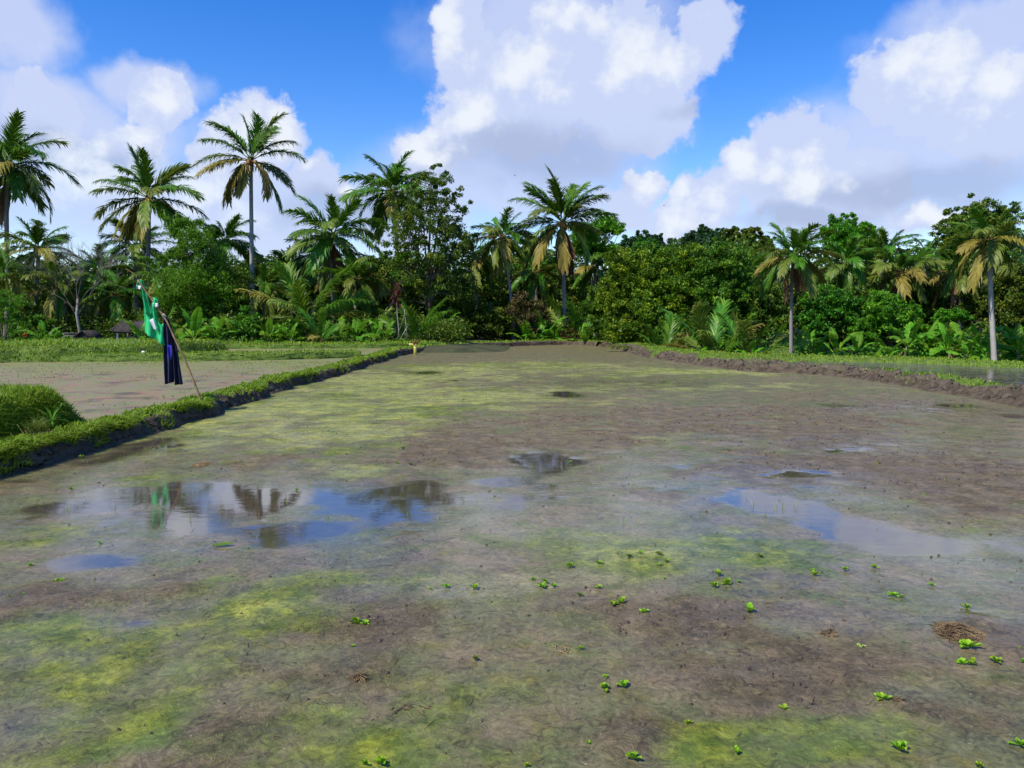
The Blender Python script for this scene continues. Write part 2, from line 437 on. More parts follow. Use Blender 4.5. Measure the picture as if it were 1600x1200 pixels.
def axis(vals):
    return np.unique(np.concatenate([np.linspace(a, b, n) for a, b, n in vals]))


gx = axis([(-900, -80, 12), (-80, 80, 130), (80, 900, 12)])
gy = axis([(-300, -10, 8), (-10, 30, 20), (30, 90, 60), (90, 1400, 14)])
X, Y = np.meshgrid(gx, gy, indexing='ij')
mb = MB(); mb.add(np.stack([X, Y, ground_height(X, Y)], -1), grid_faces(len(gx), len(gy)))
M['forest_soil'] = rough_mat('forest_soil', (0.030, 0.036, 0.014), (0.060, 0.062, 0.026), 0.8, 0.6, c=(0.050, 0.085, 0.016))
tag(mb.build('ground', M['forest_soil'], smooth=True), kind='structure')

# ------------------------------------------------------------------ the flooded field
LEFT_FOOT = [(-5.75, -8.0), (-5.6, 0.0), (-5.45, 5.0), (-5.20, 7.75), (-5.15, 9.19), (-5.03, 10.57), (-4.93, 12.12), (-5.11, 17.58), (-4.82, 24.22), (-4.84, 32.88)]
FAR_FOOT = [(-4.84, 32.88), (-4.24, 36.62), (-2.73, 41.32), (0.000, 44.65), (3.13, 47.38), (4.93, 45.17)]
RIGHT_FOOT = [(4.93, 45.17), (5.51, 38.06), (5.62, 32.33), (6.49, 26.55), (7.09, 23.62), (8.03, 22.78), (9.01, 21.51), (9.21, 19.74), (9.30, 18.07), (9.16, 16.95), (9.39, 15.58), (9.24, 13.88), (10.4, 9.0), (10.9, 3.0), (11.2, -8.0)]
FIELD = np.array(LEFT_FOOT + FAR_FOOT[1:] + RIGHT_FOOT[1:])

# patches of the bed: (x, y, radius across, radius along, strength) in metres
CLEAR = [((-3.47, 6.54, 0.43, 0.54), 0.85), ((-2.60, 6.68, 0.60, 0.80), 0.95), ((-3.16, 6.75, 0.72, 0.82), 1.0), ((-2.18, 6.76, 0.55, 0.87), 1.0), ((-1.15, 6.66, 0.54, 0.93), 1.0), ((-0.92, 7.24, 0.33, 0.39), 0.95), ((-1.73, 7.01, 0.40, 0.47), 0.85), ((0.47, 8.61, 0.44, 0.66), 1.0), ((-0.16, 7.55, 0.31, 0.36), 0.6), ((0.83, 7.80, 0.70, 1.08), 0.5), ((-0.43, 6.40, 0.42, 0.74), 0.42), ((0.12, 6.96, 0.51, 0.67), 0.42),
         ((1.19, 16.27, 0.40, 0.69), 1.0), ((-2.68, 23.11, 0.86, 1.11), 0.85), ((-1.67, 20.18, 0.50, 0.63), 0.6), ((4.05, 9.54, 0.47, 0.53), 0.66), ((2.86, 7.79, 0.58, 0.51), 0.75), ((2.23, 6.76, 0.50, 0.49), 0.9), ((2.51, 5.80, 0.52, 0.61), 0.9), ((2.96, 5.50, 0.32, 0.32), 0.95), ((3.42, 5.43, 0.40, 0.38), 0.85),
         ((6.01, 13.91, 0.57, 0.61), 0.66), ((8.15, 14.13, 0.76, 0.83), 0.68), ((8.29, 12.71, 0.42, 0.59), 0.8), ((3.31, 19.01, 1.25, 0.94), 0.55), ((-1.97, 3.95, 0.15, 0.094), 0.7), ((-1.45, 4.76, 0.26, 0.25), 0.55), ((-1.56, 3.44, 0.063, 0.079), 0.5), ((-2.86, 4.98, 0.33, 0.24), 0.72), ((-3.93, 6.34, 0.37, 0.43), 0.5),
         ((-2.30, 3.64, 0.27, 0.15), 0.3), ((2.42, 4.41, 0.43, 0.42), 0.58), ((1.86, 4.49, 0.26, 0.22), 0.35), ((-4.40, 9.72, 0.64, 0.79), 0.8), ((-4.74, 8.48, 0.56, 0.53), 0.75), ((-4.81, 7.46, 0.37, 0.30), 0.75), ((-1.60, 5.45, 0.80, 0.54), 0.45), ((-1.35, 5.76, 0.43, 0.43), 0.5), ((5.62, 9.77, 0.65, 0.35), 0.5), ((1.82, 8.34, 0.28, 0.26), 0.55), ((-3.89, 5.92, 0.34, 0.23), 0.45), ((1.89, 7.04, 0.35, 0.32), 0.4)]
ALGAE = [((-4.04, 13.69, 2.06, 2.82), 0.9), ((-3.06, 19.27, 1.98, 4.07), 0.95), ((-2.34, 10.15, 1.24, 1.18), 0.45), ((-0.22, 26.59, 4.12, 3.25), 0.75), ((5.86, 22.94, 1.79, 1.90), 0.9), ((-0.99, 15.14, 1.97, 2.12), 0.6), ((2.40, 22.36, 2.03, 1.55), 0.4), ((2.07, 9.54, 0.55, 0.57), 0.4), ((-4.03, 7.21, 0.89, 0.61), 0.6), ((-3.47, 5.61, 0.46, 0.50), 0.5),
         ((-2.30, 3.77, 0.46, 0.31), 0.55), ((-1.68, 3.31, 0.70, 0.36), 0.5), ((-1.32, 4.11, 0.44, 0.37), 0.6), ((0.71, 5.24, 0.73, 0.38), 0.85), ((1.73, 5.45, 0.40, 0.54), 0.75), ((1.85, 4.97, 0.16, 0.19), 0.4), ((-0.11, 3.14, 0.59, 0.35), 0.75), ((-0.48, 2.80, 0.37, 0.20), 0.6), ((0.12, 2.77, 0.34, 0.17), 0.5), ((1.33, 2.82, 0.42, 0.20), 0.9), ((0.89, 2.70, 0.27, 0.10), 0.5),
         ((3.49, 5.83, 0.29, 0.26), 0.5), ((-1.15, 5.29, 0.52, 0.51), 0.5), ((-0.61, 4.51, 0.44, 0.37), 0.45), ((-1.16, 2.86, 0.28, 0.18), 0.4), ((1.63, 3.75, 0.28, 0.19), 0.3), ((2.00, 3.34, 0.28, 0.19), 0.3), ((-1.70, 2.86, 0.24, 0.18), 0.4), ((8.32, 17.31, 1.57, 0.93), 0.35), ((0.26, 3.75, 0.19, 0.12), 0.35)]
MUD = [((-0.84, 10.17, 1.08, 1.29), 0.8), ((-0.075, 9.01, 0.59, 0.60), 0.7), ((4.07, 8.28, 1.27, 1.28), 1.0), ((2.63, 8.39, 0.75, 1.03), 0.7), ((4.01, 6.58, 0.49, 0.55), 0.8), ((-0.74, 3.79, 0.37, 0.43), 0.75), ((0.56, 4.15, 0.48, 0.32), 0.6), ((1.31, 3.37, 0.66, 0.37), 0.75), ((1.25, 4.11, 0.54, 0.33), 0.6), ((-2.76, 4.34, 0.32, 0.31), 0.85), ((-2.11, 4.43, 0.26, 0.15), 0.6),
       ((-1.58, 2.82, 0.26, 0.18), 0.6), ((-1.02, 2.96, 0.27, 0.22), 0.7), ((-1.31, 3.34, 0.33, 0.19), 0.4), ((5.22, 12.88, 3.05, 2.82), 0.65), ((2.11, 12.91, 1.89, 1.72), 0.6), ((0.69, 10.34, 1.02, 0.78), 0.5), ((-3.04, 8.67, 0.43, 0.48), 0.5), ((0.58, 2.96, 0.34, 0.20), 0.6), ((2.43, 3.77, 0.31, 0.31), 0.4), ((-0.76, 5.66, 0.28, 0.24), 0.5), ((-1.92, 6.01, 0.15, 0.12), 0.4), ((1.18, 7.04, 0.29, 0.26), 0.4), ((1.78, 2.95, 0.27, 0.15), 0.5)]
LIME = [((-4.18, 10.15, 1.24, 1.18), 0.45), ((0.85, 17.15, 2.80, 1.82), 0.5), ((-1.70, 8.50, 0.98, 0.68), 0.35), ((1.67, 10.07, 0.83, 0.74), 0.35), ((-4.04, 11.70, 1.34, 1.42), 0.5), ((-4.18, 14.06, 2.13, 2.60), 0.8), ((-3.15, 19.73, 2.20, 3.89), 0.9), ((-2.47, 10.67, 1.31, 1.07), 0.5), ((-1.11, 22.56, 3.68, 2.61), 0.75), ((5.86, 22.90, 1.79, 1.63), 1.0), ((-1.22, 14.84, 1.81, 1.82), 0.55), ((2.23, 27.11, 4.01, 2.27), 0.5), ((-3.85, 7.18, 0.65, 0.38), 0.35), ((0.71, 5.23, 0.65, 0.27), 0.32), ((-0.11, 3.17, 0.42, 0.22), 0.28), ((-1.30, 4.14, 0.31, 0.22), 0.2), ((1.33, 2.86, 0.31, 0.14), 0.25), ((6.58, 18.48, 3.35, 1.06), 0.4)]
FILM = [((0.93, 7.24, 0.97, 1.60), 0.8), ((-0.16, 6.50, 0.68, 1.10), 0.7), ((2.73, 5.05, 0.78, 0.68), 0.9), ((2.69, 7.56, 0.86, 0.96), 0.8), ((-2.28, 5.49, 1.16, 0.70), 0.75), ((2.47, 4.11, 0.44, 0.37), 0.6), ((-2.03, 4.05, 0.47, 0.23), 0.55), ((-0.11, 4.50, 0.56, 0.33), 0.55), ((4.77, 9.59, 1.42, 0.87), 0.6), ((2.83, 19.15, 2.51, 1.89), 0.6), ((7.92, 13.68, 1.24, 1.17), 0.7), ((-1.13, 5.64, 0.69, 0.68), 0.6), ((-4.21, 15.99, 1.57, 1.59), 0.4), ((-1.96, 3.00, 0.22, 0.15), 0.5), ((0.94, 5.64, 1.01, 0.68), 0.4), ((-4.54, 7.40, 0.72, 0.86), 0.5), ((1.74, 4.10, 0.54, 0.27), 0.4)]
DRYALGAE = [((-0.15, 4.45, 0.62, 0.39), 0.8), ((0.64, 4.73, 0.58, 0.31), 0.5), ((6.77, 19.08, 3.14, 1.51), 0.4), ((8.29, 15.87, 1.57, 0.79), 0.5), ((-0.31, 3.68, 0.46, 0.22), 0.3)]


def patch_field(lst, x, y, seed, warp=0.5, k=0.55, lo=0.22, hi=0.62, raw=False):
    """soft patches torn at their edges by noise of several sizes"""
    nx = fbm(x * 0.45, y * 0.45, seed, 5) - 0.5; ny = fbm(x * 0.45 + 40, y * 0.45 + 9, seed + 50, 5) - 0.5
    out = np.zeros_like(x)
    for ((cx, cy, rx, ry), s) in lst:
        dx = (x - cx + nx * 1.9 * warp * (0.35 + rx)) / rx; dy = (y - cy + ny * 1.9 * warp * (0.35 + ry)) / ry
        out = 1 - (1 - out) * (1 - s * np.exp(-0.85 * (dx * dx + dy * dy)))
    tear = 0.5 * (fbm(x * 1.1, y * 1.1, seed + 70, 5) - 0.5) + 0.5 * (fbm(x * 2.8, y * 2.8, seed + 90, 4) - 0.5)
    if raw: return np.clip(out + 0.6 * tear * np.minimum(1, 3 * out), 0, 1)
    return sstep(lo, hi, out + 2.0 * k * tear * np.minimum(1, 2.2 * out + 0.25))


fy = [-6.0]
while fy[-1] < 52.5:
    fy.append(fy[-1] + 0.028 + 0.0042 * max(0, fy[-1]))
fy = np.array(fy); fx = np.linspace(-6.6, 12.4, 430)
X, Y = np.meshgrid(fx, fy, indexing='ij')
wv = patch_field(CLEAR, X, Y, 3, warp=0.32, k=0.75, lo=0.36, hi=0.95); al = patch_field(ALGAE, X, Y, 7, warp=0.9, k=1.15, lo=0.05, hi=0.95); md = patch_field(MUD, X, Y, 17, warp=0.9, k=1.2, lo=0.05, hi=0.9); lm = patch_field(LIME, X, Y, 37, warp=0.9, k=1.15, lo=0.05, hi=0.95); fm = patch_field(FILM, X, Y, 43, warp=0.6, raw=True); wetv = patch_field(CLEAR, X, Y, 3, warp=0.32, raw=True); dr = patch_field(DRYALGAE, X, Y, 27, k=0.8, lo=0.2, hi=0.9)
# the bed stands a finger's breadth out of the water where the mud is bare, and dips under it in the clear pools
relief = (0.010 * md * (0.2 + fbm(X * 2.2, Y * 2.2, 61, 5)) + 0.020 * (fbm(X * 7, Y * 7, 71, 4) - 0.45) * sstep(0.05, 0.7, md + 0.3 * dr + 0.2) + 0.016 * np.maximum(fbm(X * 3.3, Y * 3.3, 81, 4) - 0.56, 0) * 4 * sstep(0.2, 0.8, md)) * (1 - sstep(0.3, 0.7, wv))
pts = np.stack([X, Y, relief], -1)
faces = grid_faces(len(fx), len(fy))
grown = FIELD.copy(); cen = np.array([2.0, 20.0])
cx4 = X.ravel()[faces].mean(1); cy4 = Y.ravel()[faces].mean(1)
keep = np.zeros(len(faces), dtype=bool)
for ox, oy in ((0, 0), (0.45, 0), (-0.45, 0), (0, -0.6), (0.3, -0.3)):
    keep |= inside(FIELD, cx4 + ox, cy4 + oy)
mb = MB(); mb.add(pts, faces[keep])

m, t = new_mat('paddy_bed')
geo = t.n('ShaderNodeNewGeometry'); P_ = geo.outputs['Position']
wA, aA, mA, dA = (t.attr(k) for k in ('clear', 'algae', 'mud', 'pale'))
nf = t.noise(P_, 7.0, 7, 0.62); ng = t.noise(P_, 28.0, 6, 0.65); nl = t.noise(P_, 1.3, 5, 0.6); nh = t.noise(P_, 90.0, 3, 0.6); nk = t.noise(P_, 2.9, 6, 0.6)
def edge(a, n, k, lo, hi): return t.rng(t.math('ADD', a, t.math('MULTIPLY', t.math('SUBTRACT', n, 0.5), k)), lo, hi)
wet = t.attr('wet')
water = edge(wA, t.math('ADD', t.math('MULTIPLY', nf, 0.55), t.math('MULTIPLY', ng, 0.45)), 1.2, 0.15, 0.80)
algae = edge(aA, t.math('ADD', t.math('MULTIPLY', nk, 0.6), t.math('MULTIPLY', ng, 0.4)), 2.2, 0.05, 1.15)
mudk = edge(mA, t.math('ADD', t.math('MULTIPLY', nf, 0.6), t.math('MULTIPLY', nk, 0.4)), 1.7, 0.05, 0.95)
pale = edge(dA, ng, 1.1, 0.35, 0.80)
film = t.mix(t.rng(nl, 0.38, 0.62), (0.114, 0.122, 0.068), (0.154, 0.124, 0.088))
film = t.mix(t.rng(nk, 0.48, 0.66), film, (0.102, 0.124, 0.066))
film = t.mix(t.rng(t.noise(P_, 4.7, 6, 0.65), 0.50, 0.68), film, (0.135, 0.128, 0.048))
film = t.mix(t.math('MULTIPLY', t.rng(ng, 0.52, 0.66), 0.6), film, (0.065, 0.056, 0.040))
mudc = t.mix(t.rng(nf, 0.35, 0.65), (0.120, 0.094, 0.068), (0.182, 0.144, 0.108))
mudc = t.mix(t.rng(ng, 0.60, 0.70), mudc, (0.050, 0.038, 0.026))
algc = t.mix(t.rng(nf, 0.35, 0.66), (0.064, 0.108, 0.014), (0.200, 0.235, 0.030))
algc = t.mix(t.rng(nl, 0.42, 0.62), algc, (0.080, 0.122, 0.044))
algc = t.mix(t.rng(ng, 0.62, 0.74), algc, (0.20, 0.21, 0.055))
c = t.mix(t.math('MULTIPLY', mudk, 0.92), film, mudc)
c = t.mix(t.math('MULTIPLY', algae, 0.95), c, algc)
limek = edge(t.attr('lime'), t.math('ADD', t.math('MULTIPLY', nf, 0.5), t.math('MULTIPLY', ng, 0.5)), 2.0, 0.05, 1.1)
c = t.mix(t.math('MULTIPLY', limek, 0.72), c, t.mix(t.rng(nk, 0.4, 0.6), (0.215, 0.255, 0.115), (0.300, 0.315, 0.110)))
c = t.mix(t.math('MULTIPLY', pale, 0.45), c, (0.22, 0.215, 0.145))
c = t.mix(water, c, t.mix(t.rng(nf, 0.4, 0.65), (0.040, 0.030, 0.022), (0.062, 0.050, 0.030)))
# felted, hairy structure at several sizes: dark hollows and pale threads
hair = t.n('ShaderNodeTexNoise'); hair.inputs['Scale'].default_value = 16.0; hair.inputs['Detail'].default_value = 8.0; hair.inputs['Roughness'].default_value = 0.78; hair.inputs['Distortion'].default_value = 1.6
t.l(P_, hair.inputs['Vector'])
big = t.noise(P_, 3.7, 8, 0.72)
lum = t.math('ADD', t.math('MULTIPLY', hair.outputs['Fac'], 0.65), t.math('MULTIPLY', big, 0.35))
lumf = t.rng(lum, 0.36, 0.64, 0.22, 1.66, False)
vmul = t.n('ShaderNodeVectorMath', operation='SCALE'); t.l(c, vmul.inputs[0]); t.l(t.lerp(water, lumf, 1.0), vmul.inputs['Scale'])
warm = t.n('ShaderNodeVectorMath', operation='MULTIPLY'); t.l(vmul.outputs[0], warm.inputs[0]); warm.inputs[1].default_value = (1.08, 1.02, 0.78)
c = warm.outputs[0]
c = t.mix(t.math('MULTIPLY', t.rng(hair.outputs['Fac'], 0.60, 0.68), t.math('MULTIPLY', algae, 0.7)), c, (0.30, 0.30, 0.07))
# pale chaff lying in the mud
vor2 = t.n('ShaderNodeTexVoronoi'); vor2.inputs['Scale'].default_value = 26.0; t.l(P_, vor2.inputs['Vector'])
sepw = t.n('ShaderNodeSeparateColor'); t.l(vor2.outputs['Color'], sepw.inputs[0])
chaff = t.math('MULTIPLY', t.rng(vor2.outputs['Distance'], 0.17, 0.10), t.rng(sepw.outputs[0], 0.86, 0.88))
c = t.mix(t.math('MULTIPLY', chaff, t.math('SUBTRACT', 0.7, water, True)), c, (0.30, 0.27, 0.17))
p = t.n('ShaderNodeBsdfPrincipled'); t.l(c, p.inputs['Base Color'])
p.inputs['Roughness'].default_value = 0.75; p.inputs['Specular IOR Level'].default_value = 0.2
bp = t.n('ShaderNodeBump'); bp.inputs['Distance'].default_value = 0.035
t.l(t.lerp(water, t.lerp(mudk, 0.55, 1.0), 0.05), bp.inputs['Strength'])
t.l(t.math('ADD', nf, t.math('MULTIPLY', t.math('ADD', hair.outputs['Fac'], t.math('MULTIPLY', nh, 0.4)), 0.8)), bp.inputs['Height'])
t.l(bp.outputs[0], p.inputs['Normal'])
# the film of water over it: a clear coat, glassy in the pools and broken up where mud or algae comes through
t.l(t.lerp(water, 1.40, 2.25), p.inputs['Coat IOR'])
filmw = t.math('SUBTRACT', t.lerp(t.rng(nk, 0.35, 0.65), 0.48, 0.14), t.math('ADD', t.math('MULTIPLY', algae, 0.2), t.math('MULTIPLY', mudk, 0.12)), True)
filmw = t.math('ADD', filmw, t.math('MULTIPLY', wet, 0.75), True)
t.l(t.lerp(water, filmw, 1.0), p.inputs['Coat Weight'])
t.l(t.lerp(t.math('POWER', water, 0.6), t.math('SUBTRACT', t.lerp(mudk, 0.24, 0.34), t.math('MULTIPLY', wet, 0.14)), 0.018), p.inputs['Coat Roughness'])
rip = t.n('ShaderNodeMapping'); rip.inputs['Scale'].default_value = (1.0, 2.2, 1.0); rip.inputs['Rotation'].default_value = (0, 0, 0.15); t.l(P_, rip.inputs['Vector'])
rb = t.n('ShaderNodeBump'); rb.inputs['Distance'].default_value = 0.01
t.l(t.lerp(water, 0.25, 0.035), rb.inputs['Strength'])
t.l(t.math('ADD', t.noise(rip.outputs[0], 6.0, 3, 0.5), t.math('MULTIPLY', t.noise(rip.outputs[0], 22.0, 3, 0.5), 0.35)), rb.inputs['Height'])
t.l(rb.outputs[0], p.inputs['Coat Normal'])
o = t.n('ShaderNodeOutputMaterial'); t.l(p.outputs[0], o.inputs[0])
M['paddy_bed'] = m
tag(mb.build('paddy_field', m, smooth=True, attrs={'clear': wv.ravel(), 'algae': al.ravel(), 'mud': md.ravel(), 'pale': dr.ravel(), 'wet': np.maximum(wetv, fm).ravel(), 'lime': lm.ravel()}), kind='structure')

# ------------------------------------------------------------------ earth banks
m, t = new_mat('bank_soil')
P_ = t.n('ShaderNodeNewGeometry').outputs['Position']
n1 = t.noise(P_, 5.0, 7, 0.65); n2 = t.noise(P_, 22.0, 6, 0.65); n3 = t.noise(P_, 1.6, 5, 0.6)
soil = t.mix(t.rng(n1, 0.35, 0.65), (0.048, 0.036, 0.022), (0.108, 0.083, 0.056))
soil = t.mix(t.rng(n2, 0.56, 0.72), soil, (0.016, 0.011, 0.008))
dry = t.mix(t.rng(n2, 0.4, 0.7), (0.108, 0.090, 0.060), (0.185, 0.158, 0.112))
soil = t.mix(t.attr('dry'), soil, dry)
turf = t.mix(t.rng(n1, 0.35, 0.65), (0.050, 0.110, 0.014), (0.110, 0.170, 0.024))
turf = t.mix(t.rng(n2, 0.5, 0.7), turf, (0.18, 0.19, 0.05))
tk = t.rng(t.math('ADD', t.attr('turf'), t.math('MULTIPLY', t.math('SUBTRACT', n1, 0.5), 1.2)), 0.35, 0.65)
p = t.n('ShaderNodeBsdfPrincipled'); p.inputs['Roughness'].default_value = 0.85; p.inputs['Specular IOR Level'].default_value = 0.25
t.l(t.mix(tk, soil, turf), p.inputs['Base Color'])
bp = t.n('ShaderNodeBump'); bp.inputs['Strength'].default_value = 0.9; bp.inputs['Distance'].default_value = 0.05
t.l(t.math('ADD', n1, t.math('MULTIPLY', n2, 0.6)), bp.inputs['Height']); t.l(bp.outputs[0], p.inputs['Normal'])
o = t.n('ShaderNodeOutputMaterial'); t.l(p.outputs[0], o.inputs[0])
M['bank_soil'] = m


def bank(pts, h, wid, outer_z, seed, side=1.0, step=0.1, rough=0.05, face=0.0, turf=lambda s, u: u * 0 + 1, dry=0.0, slope=0.12, wob=0.12):
    """an earth bank swept along the waterline; h and wid may vary along it. Returns its object and its surface grid"""
    c = catmull(pts, step); n = len(c)
    tn = unit(np.gradient(c, axis=0)); nr = np.stack([-tn[:, 1], tn[:, 0]], -1) * side
    s = np.concatenate([[0], np.cumsum(np.linalg.norm(np.diff(c, axis=0), axis=1))])
    hh = np.array([h(*q) if callable(h) else h for q in c]); ww = np.array([wid(*q) if callable(wid) else wid for q in c])
    hh = hh * (0.85 + 0.35 * fbm(s * 0.6, s * 0, seed)); ww = ww * (0.85 + 0.3 * fbm(s * 0.5, s * 0 + 5, seed + 1))
    cols = []
    key_u = np.array([-0.30, -0.06, 0.0, 0.35, 0.75, 1.0, 1.5, 2.0, 2.35, 2.7, 3.0])
    fine = np.concatenate([np.linspace(a, b, 4, endpoint=False) for a, b in zip(key_u[:-1], key_u[1:])] + [[3.0]])
    base_u = lambda q, W: np.interp(q, key_u, [-0.35, -0.05, 0.0, slope * 0.35, slope * 0.75, slope * 1.15, slope + 0.5 * (W - slope), W, W + 0.12, W + 0.30, W + 0.7])
    base_z = lambda q, H: np.interp(q, key_u, [-0.12, -0.03, 0.02, 0.38 * H, 0.80 * H, H, 1.08 * H, 1.0 * H, max(0.75 * H, outer_z), outer_z + 0.2 * max(0, H - outer_z), outer_z - 0.25])
    G_ = np.zeros((n, len(fine), 3)); U = np.zeros((n, len(fine)))
    wb = (fbm(s * 1.3, s * 0 + 2, seed + 3, 5) - 0.5) * 2 * wob
    for i in range(n):
        u = np.array([base_u(q, ww[i]) for q in fine]); z = np.array([base_z(q, hh[i]) for q in fine])
        G_[i, :, :2] = c[i] + nr[i] * (u + wb[i])[:, None]; G_[i, :, 2] = z; U[i] = fine
    k = np.arange(len(fine))[None, :]
    amp = sstep(-0.05, 0.3, U) * sstep(3.0, 2.6, U) * rough
    d1 = fbm(s[:, None] * 5 + 0 * k, k * 0.45 + 0 * s[:, None], seed + 7, 4) - 0.5
    d2 = fbm(s[:, None] * 14 + 0 * k, k * 0.9 + 0 * s[:, None], seed + 17, 3) - 0.5
    G_[:, :, 2] += (d1 * 1.6 + d2) * amp * 1.3
    G_[:, :, :2] += nr[:, None, :] * ((d2 * 1.6 + d1) * amp)[:, :, None]
    tf = sstep(0.85, 1.1, U + 0.5 * (fbm(s[:, None] * 2 + 0 * k, 0 * k + 3.0 + 0 * s[:, None], seed + 31) - 0.5)) * turf(s[:, None] + 0 * U, U)
    tf = np.maximum(tf, face * sstep(-0.1, 0.3, U))
    mb = MB(); fs = grid_faces(n, len(fine))
    mb.add(G_.reshape(-1, 3), fs if side < 0 else fs[:, ::-1])
    ob = mb.build('earth_bank', M['bank_soil'], smooth=True, attrs={'turf': tf.ravel(), 'dry': np.full(tf.size, dry) * sstep(0.6, 1.2, U).ravel()})
    tag(ob, kind='structure')
    return ob, G_, tf, U


def blades(mb, pos, hgt, wdt, lean, rnd, segs=2, heading=None):
    """grass blades: a bent strip each"""
    n = len(pos)
    if n == 0: return
    a = rnd.uniform(0, 2 * np.pi, n) if heading is None else heading + rnd.normal(0, 0.6, n)
    d = np.stack([np.cos(a), np.sin(a), np.zeros(n)], -1)
    f = rnd.uniform(0, 2 * np.pi, n); sd = np.stack([np.cos(f), np.sin(f), np.zeros(n)], -1)
    h = (np.asarray(hgt) * rnd.uniform(0.45, 1.15, n))[:, None]; ln = (np.asarray(lean) * rnd.uniform(0.3, 1.3, n))[:, None]
    up = np.array([0, 0, 1.0])
    p1 = pos + up * h * 0.55 + d * h * ln * 0.35
    p2 = pos + up * h * np.maximum(1.0 - 0.45 * ln, -0.6) + d * h * ln * 1.0
    wd = np.asarray(wdt) * np.ones(n); wd = wd[:, None]
    V = np.stack([pos - sd * wd * 0.5, pos + sd * wd * 0.5, p1 + sd * wd * 0.4, p1 - sd * wd * 0.4, p2], 1).reshape(-1, 3)
    i = np.arange(n)[:, None] * 5
    var = np.repeat(np.clip(rnd.normal(0.45, 0.22, n), 0, 1), 5)
    mb.add(V, [i + np.array([[0, 1, 2, 3]]), i + np.array([[3, 2, 4]])], var)


def sample_grid(G_, wgt, n, rnd):
    """random points on a surface grid, weighted"""
    q = np.maximum(wgt[:-1, :-1], 0)
    e1 = G_[1:, :-1] - G_[:-1, :-1]; e2 = G_[:-1, 1:] - G_[:-1, :-1]
    area = np.linalg.norm(np.cross(e1, e2), axis=-1)
    pr = (q * area).ravel(); pr = pr / pr.sum()
    k = rnd.choice(len(pr), n, p=pr); i, j = np.divmod(k, q.shape[1])
    a = rnd.random(n)[:, None]; b = rnd.random(n)[:, None]
    return G_[i, j] * (1 - a) * (1 - b) + G_[i + 1, j] * a * (1 - b) + G_[i, j + 1] * (1 - a) * b + G_[i + 1, j + 1] * a * b


GR = np.random.default_rng(5)
grass = MB()
# bank beside the field, running straight away from the camera
_, Gd, tf, U = bank(LEFT_FOOT, 0.205, 0.55, 0.05, 101, 1.0, 0.07, rough=0.095, wob=0.20)
near = 1.0 / np.maximum(Gd[:, :, 1], 5) ** 1.0 * (Gd[:, :, 1] > 4)
pp = sample_grid(Gd, tf * near * ((U > 0.95) & (U < 2.6)), 52000, GR)
blades(grass, pp, 0.045 + 0.0010 * pp[:, 1], 0.006 + 0.0006 * pp[:, 1], 0.7, GR)
pp = sample_grid(Gd, near * ((U > 0.85) & (U < 1.25)) * (fbm(Gd[:, :, 1] * 0.9, Gd[:, :, 1] * 0, 9) > 0.48), 9000, GR)
blades(grass, pp, 0.13, 0.007 + 0.0005 * pp[:, 1], 1.2, GR, heading=0.0)
pp = sample_grid(Gd, near * ((U > 0.1) & (U < 0.9)) * (fbm(Gd[:, :, 1] * 1.4, Gd[:, :, 1] * 0 + 3, 19) > 0.60), 2500, GR)
blades(grass, pp, 0.10, 0.008, 1.0, GR, heading=0.0)
# far bank
_, Gd, tf, U = bank(FAR_FOOT, 0.24, 0.7, 0.0, 111, 1.0, 0.12, rough=0.05, turf=lambda s, u: 0.45 + 0.5 * vnoise(s * 0.4, u * 0, 3), dry=0.3)
pp = sample_grid(Gd, tf * (U > 1.0), 6000, GR); blades(grass, pp, 0.13, 0.035, 0.6, GR)
# bank on the far side: lumpy dry mud with patches of grass on its outer edge
_, Gd, tf, U = bank([(4.3, 47.2)] + RIGHT_FOOT, lambda x, y: 0.20 if y > 15 else 0.27, lambda x, y: float(np.interp(y, [0, 22, 26, 40, 46], [0.75, 0.8, 2.3, 2.0, 1.4])), 0.0, 121, 1.0, 0.07, rough=0.16, slope=0.35, wob=0.16,
                    turf=lambda s, u: np.clip(sstep(1.0, 1.25, u + 0.7 * (vnoise(s * 0.7, u * 0, 8) - 0.5)) * np.maximum(sstep(24, 20, s), sstep(0.25, 0.40, vnoise(s * 0.45, u * 0 + 2, 31))), 0, 1), dry=0.55)
pp = sample_grid(Gd, tf * (U > 0.9), 34000, GR); blades(grass, pp, 0.085, 0.018, 0.7, GR)
pp = sample_grid(Gd, ((U > 0.2) & (U < 2.5)) * (fbm(Gd[:, :, 0] * 1.1, Gd[:, :, 1] * 1.1, 77) > 0.62), 1500, GR); blades(grass, pp, 0.09, 0.018, 0.8, GR)
# lower grassy strip round the small pond behind it
OUTER = [(5.5, 31.5), (7.2, 29.0), (8.3, 27.0), (9.4, 25.8), (10.9, 25.4), (12.6, 24.6), (14.0, 22.8), (15.2, 20.0), (16.4, 15.0), (17.5, 5.0)]
_, Gd, tf, U = bank(OUTER, 0.30, 1.1, -0.3, 131, 1.0, 0.15, rough=0.06, slope=0.5, dry=0.5, turf=lambda s, u: 0.95 + 0.5 * (vnoise(s * 0.5, u, 4) - 0.5), face=0.7)
pp = sample_grid(Gd, tf * (U > 0.2), 26000, GR); blades(grass, pp, 0.085, 0.024, 0.7, GR)

